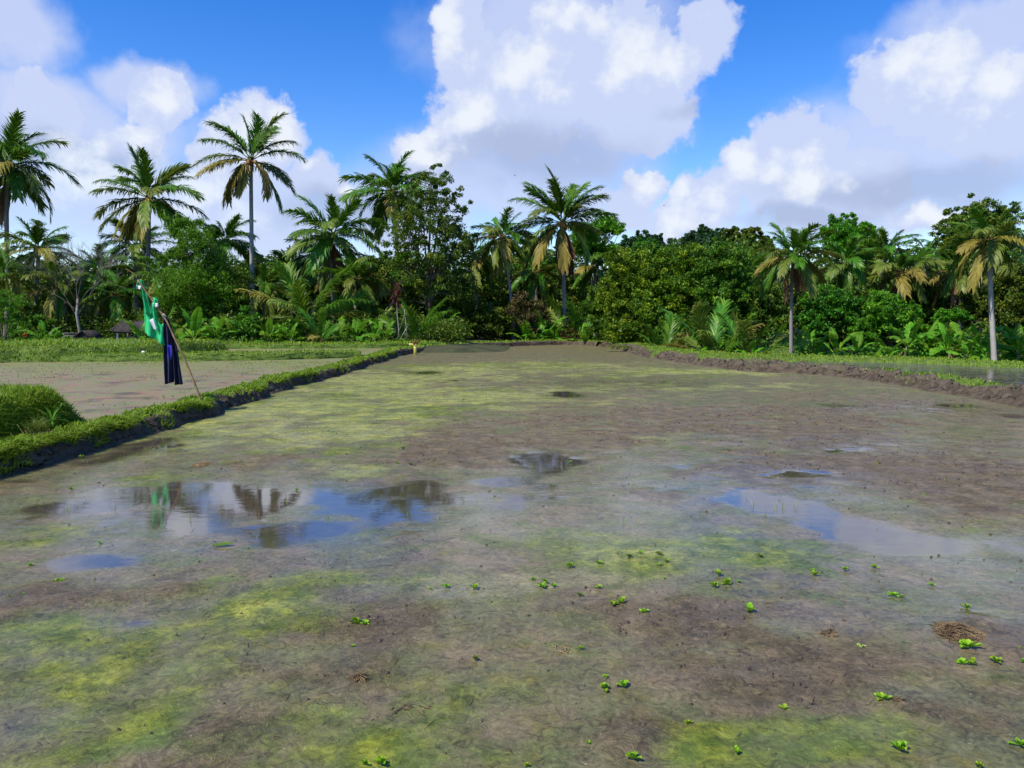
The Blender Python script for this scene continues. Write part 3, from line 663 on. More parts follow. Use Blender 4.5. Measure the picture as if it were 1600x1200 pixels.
# small muddy pond between the two banks
m, t = new_mat('pond_water')
P_ = t.n('ShaderNodeNewGeometry').outputs['Position']
p = t.n('ShaderNodeBsdfPrincipled'); p.inputs['Specular IOR Level'].default_value = 0.6
nn = t.noise(P_, 1.2, 6, 0.6); n5 = t.noise(P_, 6.0, 6, 0.6)
t.l(t.mix(t.rng(nn, 0.4, 0.6), (0.070, 0.066, 0.055), (0.120, 0.100, 0.075)), p.inputs['Base Color'])
t.l(t.rng(n5, 0.45, 0.65, 0.05, 0.45), p.inputs['Roughness'])
bp = t.n('ShaderNodeBump'); bp.inputs['Strength'].default_value = 0.12; bp.inputs['Distance'].default_value = 0.02
t.l(t.noise(P_, 9.0, 4), bp.inputs['Height']); t.l(bp.outputs[0], p.inputs['Normal'])
o = t.n('ShaderNodeOutputMaterial'); t.l(p.outputs[0], o.inputs[0])
M['pond_water'] = m
poly = np.array([(9.4, 25.6), (10.9, 25.5), (12.7, 24.8), (14.2, 22.8), (15.4, 20.0), (16.8, 12.0), (17.8, 4.0), (11.7, 4.0), (10.6, 14.0), (9.8, 19.0), (9.4, 22.0)])
mb = MB(); mb.add(np.column_stack([poly, np.full(len(poly), 0.185)]), [np.arange(len(poly))[::-1].reshape(1, -1)])
tag(mb.build('water', m), kind='structure')

# neighbouring paddy beyond the narrow bank: reddish mud, thin pale film and young weeds
m, t = new_mat('second_paddy')
P_ = t.n('ShaderNodeNewGeometry').outputs['Position']
n1 = t.noise(P_, 0.55, 6, 0.6); n2 = t.noise(P_, 2.5, 6, 0.62); n3 = t.noise(P_, 12.0, 6, 0.65)
c = t.mix(t.rng(n1, 0.40, 0.62), (0.200, 0.160, 0.100), (0.255, 0.140, 0.095))
c = t.mix(t.rng(n2, 0.42, 0.62), c, (0.150, 0.168, 0.050))
c = t.mix(t.rng(t.noise(P_, 1.1, 7, 0.7), 0.50, 0.66), c, (0.085, 0.066, 0.042))
c = t.mix(t.rng(n3, 0.58, 0.72), c, (0.07, 0.06, 0.04))
sp_ = t.n('ShaderNodeSeparateXYZ'); t.l(P_, sp_.inputs[0])
far_weeds = t.math('MULTIPLY', t.rng(t.math('ADD', sp_.outputs[1], t.math('MULTIPLY', t.math('SUBTRACT', n1, 0.5), 14.0)), 21.0, 25.0), t.rng(n3, 0.35, 0.6))
c = t.mix(t.math('MULTIPLY', far_weeds, 0.8), c, (0.150, 0.180, 0.035))
p = t.n('ShaderNodeBsdfPrincipled'); p.inputs['Roughness'].default_value = 0.8; p.inputs['Coat Weight'].default_value = 0.22; p.inputs['Coat IOR'].default_value = 1.34
t.l(c, p.inputs['Base Color']); t.l(t.rng(n2, 0.38, 0.6, 0.10, 0.40), p.inputs['Coat Roughness'])
bp = t.n('ShaderNodeBump'); bp.inputs['Strength'].default_value = 0.4; bp.inputs['Distance'].default_value = 0.03
t.l(t.math('ADD', n2, n3), bp.inputs['Height']); t.l(bp.outputs[0], p.inputs['Normal'])
o = t.n('ShaderNodeOutputMaterial'); t.l(p.outputs[0], o.inputs[0])
M['second_paddy'] = m


def slab(name, x0, x1, y0, y1, z, mat, nx=60, ny=60, amp=0.0, kind='structure'):
    xs = np.linspace(x0, x1, nx); v = np.linspace(0, 1, ny); X, V_ = np.meshgrid(xs, v, indexing='ij')
    Y0 = np.interp(X, *y0) if isinstance(y0, tuple) else y0; Y = Y0 + (y1 - Y0) * V_
    Z = z + amp * (fbm(X * 0.8, Y * 0.8, 33) - 0.5)
    mb = MB(); mb.add(np.stack([X, Y, Z], -1), grid_faces(nx, ny))
    return tag(mb.build(name, mat, smooth=True), kind=kind)


slab('paddy_field', -42, -5.7, 5.0, 31.0, 0.07, M['second_paddy'])
slab('paddy_field', -42, -5.6, ([-42, -30, -20, -13, -9, -5.9], [27.7, 27.5, 27.7, 28.0, 28.9, 30.8]), 38.5, 0.17, M['second_paddy'])
# cross banks of the terraces behind the second paddy
_, Gd, tf, U = bank([(-44, 27.4), (-30, 27.2), (-20, 27.4), (-13, 27.7), (-9, 28.6), (-5.9, 30.5)], 0.30, 0.9, 0.10, 141, 1.0, 0.16, rough=0.06, face=0.75)
pp = sample_grid(Gd, tf * (U > 0.7) + 0.4 * ((U > 0.2) & (U < 0.9)), 16000, GR); blades(grass, pp, 0.12, 0.022, 0.6, GR)
_, Gd, tf, U = bank([(-44, 36.6), (-30, 36.4), (-20, 36.6), (-10, 37.0), (-5.4, 38.0), (-3.5, 40.5)], 0.36, 1.6, 0.2, 151, 1.0, 0.2, rough=0.06, face=0.8)
pp = sample_grid(Gd, tf * (U > 0.7) + 0.4 * ((U > 0.2) & (U < 0.9)), 14000, GR); blades(grass, pp, 0.15, 0.03, 0.6, GR)
# raised grass terrace
_, Gd, tf, U = bank([(-48, 25.6), (-30, 25.8), (-21, 26.3), (-16.5, 27.3), (-14.2, 29.3), (-13.4, 32.0), (-13.0, 35.6)], 0.58, 7.0, 0.2, 161, 1.0, 0.16, rough=0.07, face=0.9, slope=0.35, wob=0.2, turf=lambda s, u: u * 0 + 1.0)
pp = sample_grid(Gd, ((U > 0.05) & (U < 2.2)) * (1 + 4.0 * (U < 1.1)), 26000, GR); blades(grass, pp, 0.16, 0.024, 0.7, GR)

# grassy mound at the near end of the second paddy
MOUND = [(-5.62, 8.15), (-5.72, 8.9), (-5.95, 9.7), (-6.4, 10.2), (-7.3, 10.4), (-9.5, 10.5), (-14, 10.6)]
xs = np.linspace(-13, -5.3, 150); ys = np.linspace(7.4, 11.4, 90); X, Y = np.meshgrid(xs, ys, indexing='ij')
edge_x = sstep(-5.70, -6.15, X + 0.25 * (fbm(Y * 1.5, Y * 0, 4) - 0.5) + 0.05 * np.maximum(0, Y - 9.0))
edge_y = sstep(8.0, 8.32, Y + 0.35 * (fbm(X * 1.2, X * 0, 14) - 0.5)) * sstep(10.9, 10.2, Y)
Z = 0.05 + 0.56 * edge_x * edge_y * (0.92 + 0.22 * fbm(X * 1.1, Y * 1.1, 24)) + 0.05 * (fbm(X * 5, Y * 5, 25) - 0.5) + 0.12 * sstep(8.2, 7.8, Y) * edge_x
mb = MB(); mb.add(np.stack([X, Y, Z], -1), grid_faces(len(xs), len(ys)))
tag(mb.build('terrain', M['bank_soil'], smooth=True, attrs={'turf': np.full(X.size, 0.75), 'dry': np.full(X.size, 0.0)}), kind='structure')
Gd = np.stack([X, Y, Z], -1)
steep = np.abs(np.gradient(Z, axis=1)) * 8 + np.abs(np.gradient(Z, axis=0)) * 8
vis = (X > -8.6)
pp = sample_grid(Gd, (Z > 0.48) * vis * 1.0, 19000, GR); blades(grass, pp, 0.13, 0.009, 0.45, GR)
pp = sample_grid(Gd, vis * steep * (Z > 0.12), 24000, GR); blades(grass, pp, 0.13, 0.012, 1.2, GR)
pp = sample_grid(Gd, vis * (Z < 0.4) * (fbm(X * 2, Y * 2, 3) > 0.5), 5000, GR); blades(grass, pp, 0.12, 0.010, 0.8, GR)
pp = sample_grid(Gd, vis * (steep > 0.4) * (Z > 0.3), 420, GR); blades(grass, pp, 0.26, 0.012, 0.8, GR)
tag(grass.build('grass', M['grass']), kind='stuff')

# seedlings and weeds standing thinly in both paddies
sd = MB(); rr = np.random.default_rng(8)
def in_field(n, y0, y1, seed):
    q = np.random.default_rng(seed); x = q.uniform(-5.2, 10, n); y = y0 + (y1 - y0) * q.random(n) ** 1.5
    k = inside(FIELD, x, y) & inside(FIELD, x - 0.4, y) & inside(FIELD, x + 0.4, y); return x[k], y[k]
x, y = in_field(420, 6.0, 30, 1)
for k in range(3):
    blades(sd, np.column_stack([x + rr.normal(0, .012, len(x)), y + rr.normal(0, .012, len(x)), x * 0]), 0.075, 0.004, 0.6, rr)
n = 6000; x = rr.uniform(-30, -6.0, n); y = 27.3 - 14 * rr.random(n) ** 2.2
k = fbm(x * 0.5, y * 0.5, 41) > 0.45
blades(sd, np.column_stack([x, y, x * 0 + 0.07])[k], 0.075, 0.014, 0.6, rr)
tag(sd.build('seedlings', M['grass']), kind='stuff')

# crumbs of mud and bits of straw scattered over the bed
cl = MB(); n = 42000
x, y = in_field(n, 2.4, 36, 21)
mdv = patch_field(MUD, x, y, 17, warp=0.9, k=1.2, lo=0.05, hi=0.9); wvv = patch_field(CLEAR, x, y, 3, warp=0.32, k=0.75, lo=0.36, hi=0.95)
k = (np.random.default_rng(3).random(len(x)) < (0.10 + 0.9 * mdv) * (fbm(x * 1.6, y * 1.6, 55) > 0.46)) & (wvv < 0.4); x, y = x[k], y[k]; n = len(x)
s = 0.0028 + 0.010 * rr.random(n) ** 4 + 0.0006 * y * rr.random(n)
base = unit(np.array([[1, 0, 0], [-.5, .87, 0], [-.5, -.87, 0], [0, 0, 1.0], [0.6, 0.5, 0.6], [-0.6, 0.3, 0.6]]))
V = (base[None] * (s[:, None, None] * rr.uniform(0.6, 1.4, (n, 6, 3)))) + np.stack([x, y, 0.012 * sstep(0.3, 0.9, mdv[k])], -1)[:, None, :]
i = np.arange(n)[:, None] * 6
cl.add(V.reshape(-1, 3), [np.concatenate([i + np.array([f]) for f in ([0, 4, 3], [4, 1, 3], [1, 5, 3], [5, 2, 3], [2, 0, 3], [0, 1, 4], [1, 2, 5])])], 0.5)
M['crumb'] = rough_mat('crumb', (0.040, 0.030, 0.024), (0.085, 0.064, 0.050), 9.0, 0.4, 0.6)
tag(cl.build('mud_crumbs', M['crumb']), kind='stuff')

# bits of straw and root lying everywhere, half sunk
sb = MB(); x, y = in_field(4200, 2.4, 30, 33); n = len(x)
k = fbm(x * 1.1, y * 1.1, 66) + 0.25 * rr.random(n) > 0.52; x, y = x[k], y[k]; n = len(x)
a = rr.uniform(0, 2 * np.pi, n); l = (0.008 + 0.035 * rr.random(n) ** 2.5) * (1 + 0.03 * y); w_ = 0.0008 + 0.00028 * y
d = np.stack([np.cos(a), np.sin(a), rr.normal(0, 0.10, n)], -1) * l[:, None]; sdv = np.stack([-np.sin(a), np.cos(a), 0 * a], -1) * w_[:, None]
c0 = np.stack([x, y, 0.006 + 0.004 * rr.random(n)], -1); bow = np.stack([0 * x, 0 * x, 0.10 * l], -1)
V = np.stack([c0 - d - sdv, c0 - d + sdv, c0 + bow + sdv, c0 + bow - sdv, c0 + d + sdv * .6, c0 + d - sdv * .6], 1).reshape(-1, 3)
i = np.arange(n)[:, None] * 6
sb.add(V, [i + np.array([[0, 1, 2, 3]]), i + np.array([[3, 2, 4, 5]])], np.repeat(rr.random(n), 6))
M['straw_bit'] = leaf_mat('straw_bit', [(0.050, 0.036, 0.018), (0.120, 0.085, 0.040), (0.230, 0.185, 0.090)], 0.1, 0.7, 0.2, 0.0)
tag(sb.build('straw_bits', M['straw_bit']), kind='stuff')


# ------------------------------------------------------------------ palm fronds (unit length, true droop), reused by every palm
def frond_mesh(elev, seed, stiff=0.0, pairs=66):
    rd = np.random.default_rng(seed); mb = MB()
    n = 26; s = np.linspace(0, 1, n)
    bend = (22 + 38 * math.cos(R(elev))) * (1 - stiff) * rd.uniform(0.65, 1.4)
    th = np.maximum(np.radians(elev - bend * s ** 1.5), R(-88))
    swing = np.cumsum(np.full(n, rd.normal(0, 0.10) / n))
    ds = 1.0 / (n - 1)
    dx = np.stack([np.cos(th) * np.cos(swing), np.cos(th) * np.sin(swing), np.sin(th)], -1)
    P = np.vstack([[0, 0, 0], np.cumsum(dx[:-1] * ds, axis=0)])
    tube(mb, P, np.linspace(0.010, 0.0022, n), 5, 0.75)
    t_ = np.linspace(0.13, 0.995, pairs)
    for side in (-1, 1):
        tt = np.clip(t_ + rd.normal(0, 0.006, pairs), 0.1, 1.0)
        p0 = np.stack([np.interp(tt, s, P[:, k]) for k in range(3)], -1)
        T = unit(np.stack([np.interp(tt, s, dx[:, k]) for k in range(3)], -1))
        lat = unit(np.cross(np.array([0, 0, 1.0]), T)) if abs(elev) < 86 else np.broadcast_to([0, 1.0, 0], T.shape)
        N = np.cross(T, lat); lat = lat * side
        up_ = max(0.0, (elev - 35) / 50.0); dn_ = max(0.0, (-10 - elev) / 50.0)
        gone = rd.random(pairs) < 0.06
        ln = 0.30 * np.sin(np.pi * (0.20 + 0.70 * tt)) ** 0.6 * rd.uniform(0.62, 1.18, pairs) * np.where(gone, 0.25, 1.0) * (0.82 + 0.36 * vnoise(tt * 9, tt * 0, seed))
        fw = (0.95 + 0.55 * tt + 0.75 * up_ + 0.5 * dn_ + rd.normal(0, 0.20, pairs))[:, None]
        d = unit(lat * 0.9 + T * fw + N * rd.uniform(-0.05, 0.45, pairs)[:, None])
        g = np.array([0, 0, -1.0]) * rd.uniform(0.30, 1.10, pairs)[:, None] * (1.15 - 0.6 * up_ + 0.7 * dn_)
        p1 = p0 + d * ln[:, None] * 0.45
        d2 = unit(d + g * 0.7); p2 = p1 + d2 * ln[:, None] * 0.35
        d3 = unit(d2 + g * 0.9); p3 = p2 + d3 * ln[:, None] * 0.28
        wd = unit(T - d * (T * d).sum(-1, keepdims=True)) * 0.0105
        V = np.stack([p0 - wd * .7, p0 + wd * .7, p1 + wd, p1 - wd, p2 + wd * .8, p2 - wd * .8, p3], 1).reshape(-1, 3)
        i = np.arange(pairs)[:, None] * 7
        mb.add(V, [i + np.array([[0, 1, 2, 3]]), i + np.array([[3, 2, 4, 5]]), i + np.array([[5, 4, 6]])], np.repeat(np.clip(rd.normal(0.42, 0.24, pairs) + 0.25 * (tt - 0.5), 0, 1), 7))
    return mb.mesh('frond', M['frond_green'])


ELEVS = [86, 74, 62, 50, 38, 26, 12, -2, -18, -36, -55, -72]
FR = {e: [frond_mesh(e, 100 + 7 * i + k) for k in range(4)] for i, e in enumerate(ELEVS)}
FR_YOUNG = {e: [frond_mesh(e, 300 + 7 * i + k, stiff=0.35, pairs=44) for k in range(2)] for i, e in enumerate(ELEVS[:8])}


def put_mat(o, m):
    o.material_slots[0].link = 'OBJECT'; o.material_slots[0].material = m


def add_frond(parent, z, az, elev, length, mat, rnd, young=False, off=(0, 0), label=None):
    src = FR_YOUNG if young else FR
    e = min(src, key=lambda q: abs(q - elev))
    o = link('frond', rnd.choice(src[e]), parent)
    o.location = (off[0] + 0.10 * math.cos(az), off[1] + 0.10 * math.sin(az), z)
    o.rotation_euler = (rnd.uniform(-0.40, 0.40) if elev < 70 else rnd.uniform(-1.2, 1.2), R(e - elev) * 1.0, az)
    o.scale = (length, length, length)
    put_mat(o, mat)
    if label: o['label'] = label
    return o


NUT = None
def nut_mesh():
    mb = MB(); n, k = 8, 10
    a = np.linspace(0, np.pi, n); b = np.linspace(0, 2 * np.pi, k, endpoint=False)
    r = np.sin(a) * (1 + 0.12 * np.cos(a))
    V = np.stack([r[:, None] * np.cos(b) * 0.13, r[:, None] * np.sin(b) * 0.13, np.cos(a)[:, None] * 0.17 + 0 * b], -1).reshape(-1, 3)
    i = np.arange(n - 1)[:, None] * k; j = np.arange(k)[None, :]
    mb.add(V, np.stack([i + j, i + k + j, i + k + (j + 1) % k, i + (j + 1) % k], -1).reshape(-1, 4))
    return mb.mesh('coconut', M['coconut'], smooth=True)
NUT = nut_mesh()


def palm(label, crown, Y, base_x, reach, seed, n=24, rad=0.15, gold=0.25, dead=0, nuts=0, ground=None, young_top=82, low=-50, fronds=None, deadmat='frond_dead', bark='palm_bark', bow=0.25, group='coconut palms along the edge of the grove'):
    """coconut palm: crown = (x, z) of its heart, reach = length of a frond in metres"""
    rnd = random.Random(seed); reach = reach * 0.93; gold = gold * 0.7
    gz = float(ground_height(np.array(base_x), np.array(Y))) - 0.05 if ground is None else ground
    t_ = thing('coconut_palm', (base_x, Y, gz), label, 'palm tree', group)
    cx, cz = crown[0] - base_x, crown[1] - gz
    k = 22; q = np.linspace(0, 1, k)
    bowx = bow * rnd.uniform(-1, 1) * cz / 10
    px_ = cx * q ** 1.4 + bowx * np.sin(np.pi * q); py_ = 0.2 * np.sin(2.2 * q + seed) * q
    py_ -= py_[0]
    rr = rad * (1.0 + 0.55 * np.exp(-q * 14) - 0.28 * q) * (1 + 0.02 * np.sin(np.arange(k) * 2.3))
    mb = MB(); tube(mb, np.stack([px_, py_, q * cz], -1), rr, 9)
    mb.build('trunk', M[bark], t_, smooth=True)
    top = (px_[-1], py_[-1])
    mb = MB()     # the heart of the crown: woven fibre and old leaf bases
    q2 = np.linspace(-0.5, 0.55, 7)
    tube(mb, np.stack([top[0] + 0 * q2, top[1] + 0 * q2, cz + q2 * reach * 0.16], -1), reach * np.array([0.035, 0.05, 0.058, 0.055, 0.045, 0.03, 0.012]), 8)
    for i in range(12):
        a = i * 2.4; e = rnd.uniform(-0.1, 1.1); L_ = reach * rnd.uniform(0.10, 0.16)
        d = np.array([math.cos(a) * math.cos(e), math.sin(a) * math.cos(e), math.sin(e)])
        s0 = np.array([top[0], top[1], cz + reach * 0.02 * rnd.uniform(-1, 2)])
        tube(mb, np.stack([s0, s0 + d * L_ * 0.5, s0 + d * L_ + [0, 0, -0.05]]), [reach * .016, reach * .012, reach * .006], 5)
    mb.build('crown_heart', M['fibre'], t_, smooth=True)
    if fronds is None:
        fronds = []
        n = int(n * 1.2)
        for i in range(n):
            f = (i + 0.5) / n
            e = young_top - (young_top - low) * f ** 0.95 + rnd.uniform(-7, 7)
            fronds.append((math.degrees(i * 2.39996 + seed), e, rnd.uniform(0.76, 1.12) * (0.74 + 0.26 * min(1, 3 * f)), None))
    for (a, e, L_, mk) in fronds:
        if mk is None:
            u = rnd.random()
            if e < 12: mk = 'frond_gold' if u < gold * 0.9 else ('frond_olive' if u < gold * 0.9 + 0.45 else 'frond_green')
            elif e < 45: mk = 'frond_olive' if u < gold * 1.2 else 'frond_green'
            else: mk = 'frond_green'
        add_frond(t_, cz + reach * (0.03 + 0.06 * max(0, e) / 90), R(a), e, reach * L_, M[mk], rnd, off=top)
    for i in range(dead):
        add_frond(t_, cz - reach * 0.03, R(i * 137 + seed * 31), -72 + rnd.uniform(-8, 6), reach * rnd.uniform(0.6, 0.95), M[deadmat], rnd, off=top, label='dry dead frond hanging against the trunk')
    for i in range(nuts):
        a = i * 2.4 + seed; o = link('coconut', NUT, t_)
        o.location = (top[0] + math.cos(a) * reach * 0.07 * rnd.uniform(0.7, 1.3), top[1] + math.sin(a) * reach * 0.07 * rnd.uniform(0.7, 1.3), cz - reach * rnd.uniform(0.0, 0.09))
        s = rnd.uniform(0.9, 1.25); o.scale = (s, s, s); o.rotation_euler = (rnd.uniform(-.6, .6), rnd.uniform(-.6, .6), 0)
    return t_


def young_palm(label, x, Y, length, seed, n=10, z=None, stem=0.0, gold=0.3, spread=75, fronds=None, group='young coconut palms without trunks'):
    rnd = random.Random(seed)
    gz = (float(ground_height(np.array(x), np.array(Y))) if z is None else z) - 0.05
    t_ = thing('young_palm', (x, Y, gz), label, 'young palm', group)
    mb = MB(); q = np.linspace(0, 1, 8)
    h = 0.35 + stem
    tube(mb, np.stack([0.06 * np.sin(q * 3 + seed), 0 * q, q * h], -1), (0.10 + 0.03 * min(stem, 2)) * (1.15 - 0.45 * q), 8)
    mb.build('trunk', M['fibre'], t_, smooth=True)
    if fronds is None:
        fronds = [(math.degrees(i * 2.39996 + seed), 86 - spread * ((i + 0.5) / n) + rnd.uniform(-6, 6), rnd.uniform(0.8, 1.08), None) for i in range(n)]
    for (a, e, L_, mk) in fronds:
        if mk is None:
            u = rnd.random(); mk = ('frond_gold' if u < gold * 0.6 else 'frond_olive' if u < gold * 2 else 'frond_green') if e < 50 else ('frond_olive' if u < gold * 0.5 else 'frond_green')
        add_frond(t_, h, R(a), e, length * L_, M[mk], rnd, young=True)
    return t_


# ------------------------------------------------------------------ leafy crowns
def leaves(mb, c, size, rd, up=0.5, var=None, narrow=0.5):
    """one small folded leaf (a bent diamond) at each point"""
    n = len(c)
    d = unit(rd.normal(0, 1, (n, 3)) + np.array([0, 0, -0.25])); nn = unit(rd.normal(0, 1, (n, 3)) * (1 - up) + np.array([0, 0, up * 1.6]))
    sd = unit(np.cross(d, nn)); nn = np.cross(sd, d)
    l = (size * rd.uniform(0.6, 1.3, n))[:, None]
    V = np.stack([c - d * l * 0.5, c + sd * l * narrow * 0.5 + nn * l * 0.10, c + d * l * 0.5 - nn * l * 0.08, c - sd * l * narrow * 0.5 + nn * l * 0.10], 1)
    i = np.arange(n)[:, None] * 4
    mb.add(V.reshape(-1, 3), [np.concatenate([i + np.array([[0, 1, 2]]), i + np.array([[0, 2, 3]])])], np.repeat(np.clip(rd.normal(0.4, 0.22, n) if var is None else var, 0, 1), 4))


def crown_points(lobes, n, rd, clump=0.28, shell=0.55, flat=1.0, per=60):
    """points in leaf clumps gathered on the outside of ellipsoid lobes (x, y, z, r)"""
    lobes = np.asarray(lobes, dtype=float); w_ = lobes[:, 3] ** 2; w_ = w_ / w_.sum()
    nc = max(4, n // per)
    li = rd.choice(len(lobes), nc, p=w_); L_ = lobes[li]
    d = unit(rd.normal(0, 1, (nc, 3)) + np.array([0, 0, 0.25]))
    rad = (shell + (1.28 - shell) * rd.random(nc) ** 0.75)[:, None] * L_[:, 3:4]
    cc = L_[:, :3] + d * rad * np.array([1, 1, flat])
    cr = clump * L_[:, 3] * rd.uniform(0.4, 1.4, nc)
    k = rd.integers(0, nc, n)
    p = cc[k] + unit(rd.normal(0, 1, (n, 3))) * (cr[k] * rd.random(n) ** 0.45)[:, None] * np.array([1, 1, 0.72])
    cv = rd.normal(0, 0.20, nc)
    return p, np.clip(0.42 + cv[k] + rd.normal(0, 0.17, n), 0, 1), cc


def tree(label, Y, base_x, lobes, seed, n=9000, core=1.0, size=0.22, mat='leaf_mid', bark='bark', rad=0.16, clump=0.28, shell=0.5, flat=1.0, cat='tree', name='broadleaf_tree', group=None, narrow=0.5, up=0.5, depth=0.7, per=60, limbs=True, gz=None):
    """lobes: (x, z, r) of each mass of the crown, as seen; set at uneven depths round the trunk"""
    rd = np.random.default_rng(seed)
    gz = float(ground_height(np.array(base_x), np.array(Y))) - 0.1 if gz is None else gz
    t_ = thing(name, (base_x, Y, gz), label, cat, group); n = int(n * 2.0)
    L_ = np.array([(x - base_x, rd.uniform(-1, 1) * r * depth, z - gz, r) for (x, z, r) in lobes])
    p, var, cc = crown_points(L_, n, rd, clump, shell, flat, per)
    ok = p[:, 2] > 0.05
    mb = MB(); leaves(mb, p[ok], size * 1.0, rd, up, var[ok], narrow)
    k_ = rd.integers(0, len(L_), n // 8); fill = L_[k_, :3] + unit(rd.normal(0, 1, (n // 8, 3))) * (L_[k_, 3] * 0.75 * rd.random(n // 8) ** 0.5)[:, None] * np.array([1, 1, flat])
    fill = fill[fill[:, 2] > 0.05]; leaves(mb, fill, size * 1.5 * core, rd, up, np.clip(rd.normal(0.3, 0.15, len(fill)), 0, 1), narrow)
    cr = mb.build('crown', M[mat], t_)
    mb = MB(); ztop = (L_[:, 2]).mean() * 0.8
    q = np.linspace(0, 1, 9); mx = L_[:, 0].mean() * 0.6
    tube(mb, np.stack([mx * q ** 1.5 + 0.12 * np.sin(q * 5 + seed), 0.1 * np.sin(q * 4), q * ztop], -1), rad * (1.3 - 0.75 * q), 8)
    if limbs:
        for l in L_:
            f = rd.uniform(0.35, 0.8); s0 = np.array([mx * f ** 1.5, 0, f * ztop]); e_ = l[:3] + rd.normal(0, 0.1, 3)
            mid = s0 * 0.5 + e_ * 0.5 + np.array([0, 0, 0.15 * l[3]])
            tube(mb, catmull3([s0, mid, e_]), np.linspace(rad * 0.5, rad * 0.12, 9), 6)
        for c_ in cc[rd.integers(0, len(cc), min(26, len(cc)))]:
            l = L_[np.argmin(np.linalg.norm(L_[:, :3] - c_, axis=1))]
            tube(mb, np.stack([l[:3], (l[:3] + c_) / 2 + rd.normal(0, .08, 3), c_]), [rad * 0.16, rad * 0.1, rad * 0.04], 4)
    mb.build('trunk', M[bark], t_, smooth=True)
    return t_


def catmull3(p):
    p = np.asarray(p, dtype=float); q = np.linspace(0, 1, 9)[:, None]
    return (1 - q) ** 2 * p[0] + 2 * q * (1 - q) * p[1] + q ** 2 * p[2]


def bush(label, x, Y, z, r, seed, n=2500, size=0.2, mat='leaf_mid', lobes=4, tall=1.0, name='bush', cat='bush', narrow=0.5, group=None):
    rd = np.random.default_rng(seed); gz = float(ground_height(np.array(x), np.array(Y))) - 0.05
    t_ = thing(name, (x, Y, gz), label, cat, group)
    top = z - gz
    L_ = [(rd.uniform(-.6, .6) * r, rd.uniform(-.4, .4) * r, top * rd.uniform(0.3, 0.72), r * rd.uniform(0.5, 0.75)) for _ in range(lobes)]
    L_[0] = (0, 0, max(top - 0.62 * r * tall, 0.2), r * 0.62)
    p, var, cc = crown_points(L_, n, rd, 0.35, 0.35, tall, 40)
    p = p[p[:, 2] > 0.02]; var = var[:len(p)]
    mb = MB(); leaves(mb, p, size, rd, 0.5, var, narrow); mb.build('crown', M[mat], t_)
    mb = MB()
    for i in range(5):
        a = i * 1.3 + seed; e_ = np.array([math.cos(a) * r * 0.4, math.sin(a) * r * 0.3, top * 0.6])
        tube(mb, catmull3([np.array([0.05 * math.cos(a), 0.05 * math.sin(a), 0.0]), e_ * np.array([0.3, 0.3, 0.6]), e_]), np.linspace(0.03, 0.008, 9), 5)
    mb.build('trunk', M['bark'], t_, smooth=True)
    return t_


# ------------------------------------------------------------------ banana plants
def banana_leaf(elev, seed):
    rd = np.random.default_rng(seed); mb = MB(); n = 22
    s = np.linspace(0, 1, n); bend = (35 + 55 * math.cos(R(elev))) * rd.uniform(0.8, 1.2)
    th = np.radians(elev - bend * s ** 1.5)
    dx = np.stack([np.cos(th), 0 * th, np.sin(th)], -1); P = np.vstack([[0, 0, 0], np.cumsum(dx[:-1] / (n - 1), axis=0)])
    tube(mb, P, np.linspace(0.018, 0.004, n), 5, 0.9)
    N = np.stack([-np.sin(th), 0 * th, np.cos(th)], -1)
    t0 = 0.16; cuts = [t0]
    while cuts[-1] < 1.0: cuts.append(min(1.0, cuts[-1] + rd.uniform(0.05, 0.22)))
    for side in (-1, 1):
        for a, b in zip(cuts[:-1], cuts[1:]):
            q = np.linspace(a, b - 0.006, 5); prof = 0.155 * np.maximum(np.sin(np.pi * ((q - t0) / (1.0 - t0)) ** 0.75), 0.02) ** 0.55
            p = np.stack([np.interp(q, s, P[:, k]) for k in range(3)], -1); nn = np.stack([np.interp(q, s, N[:, k]) for k in range(3)], -1); tt = np.stack([np.interp(q, s, dx[:, k]) for k in range(3)], -1)
            lift = rd.uniform(-0.5, 0.35); lat = np.array([0, side, 0.0])
            m1 = p + (lat * 0.55 + nn * 0.18 * 1) * prof[:, None] + tt * prof[:, None] * 0.1
            m2 = p + (lat * (1.0 - 0.2 * abs(lift)) + nn * lift) * prof[:, None] + tt * prof[:, None] * 0.25
            V = np.stack([p, m1, m2], 1).reshape(-1, 3)
            mb.add(V, grid_faces(5, 3), np.clip(rd.normal(0.45, 0.13), 0, 1))
    return mb.mesh('leaf', M['banana_leaf'], smooth=True)


BEL = [84, 70, 55, 38, 20, -5]
BL = {e: [banana_leaf(e, 500 + 5 * i + k) for k in range(2)] for i, e in enumerate(BEL)}


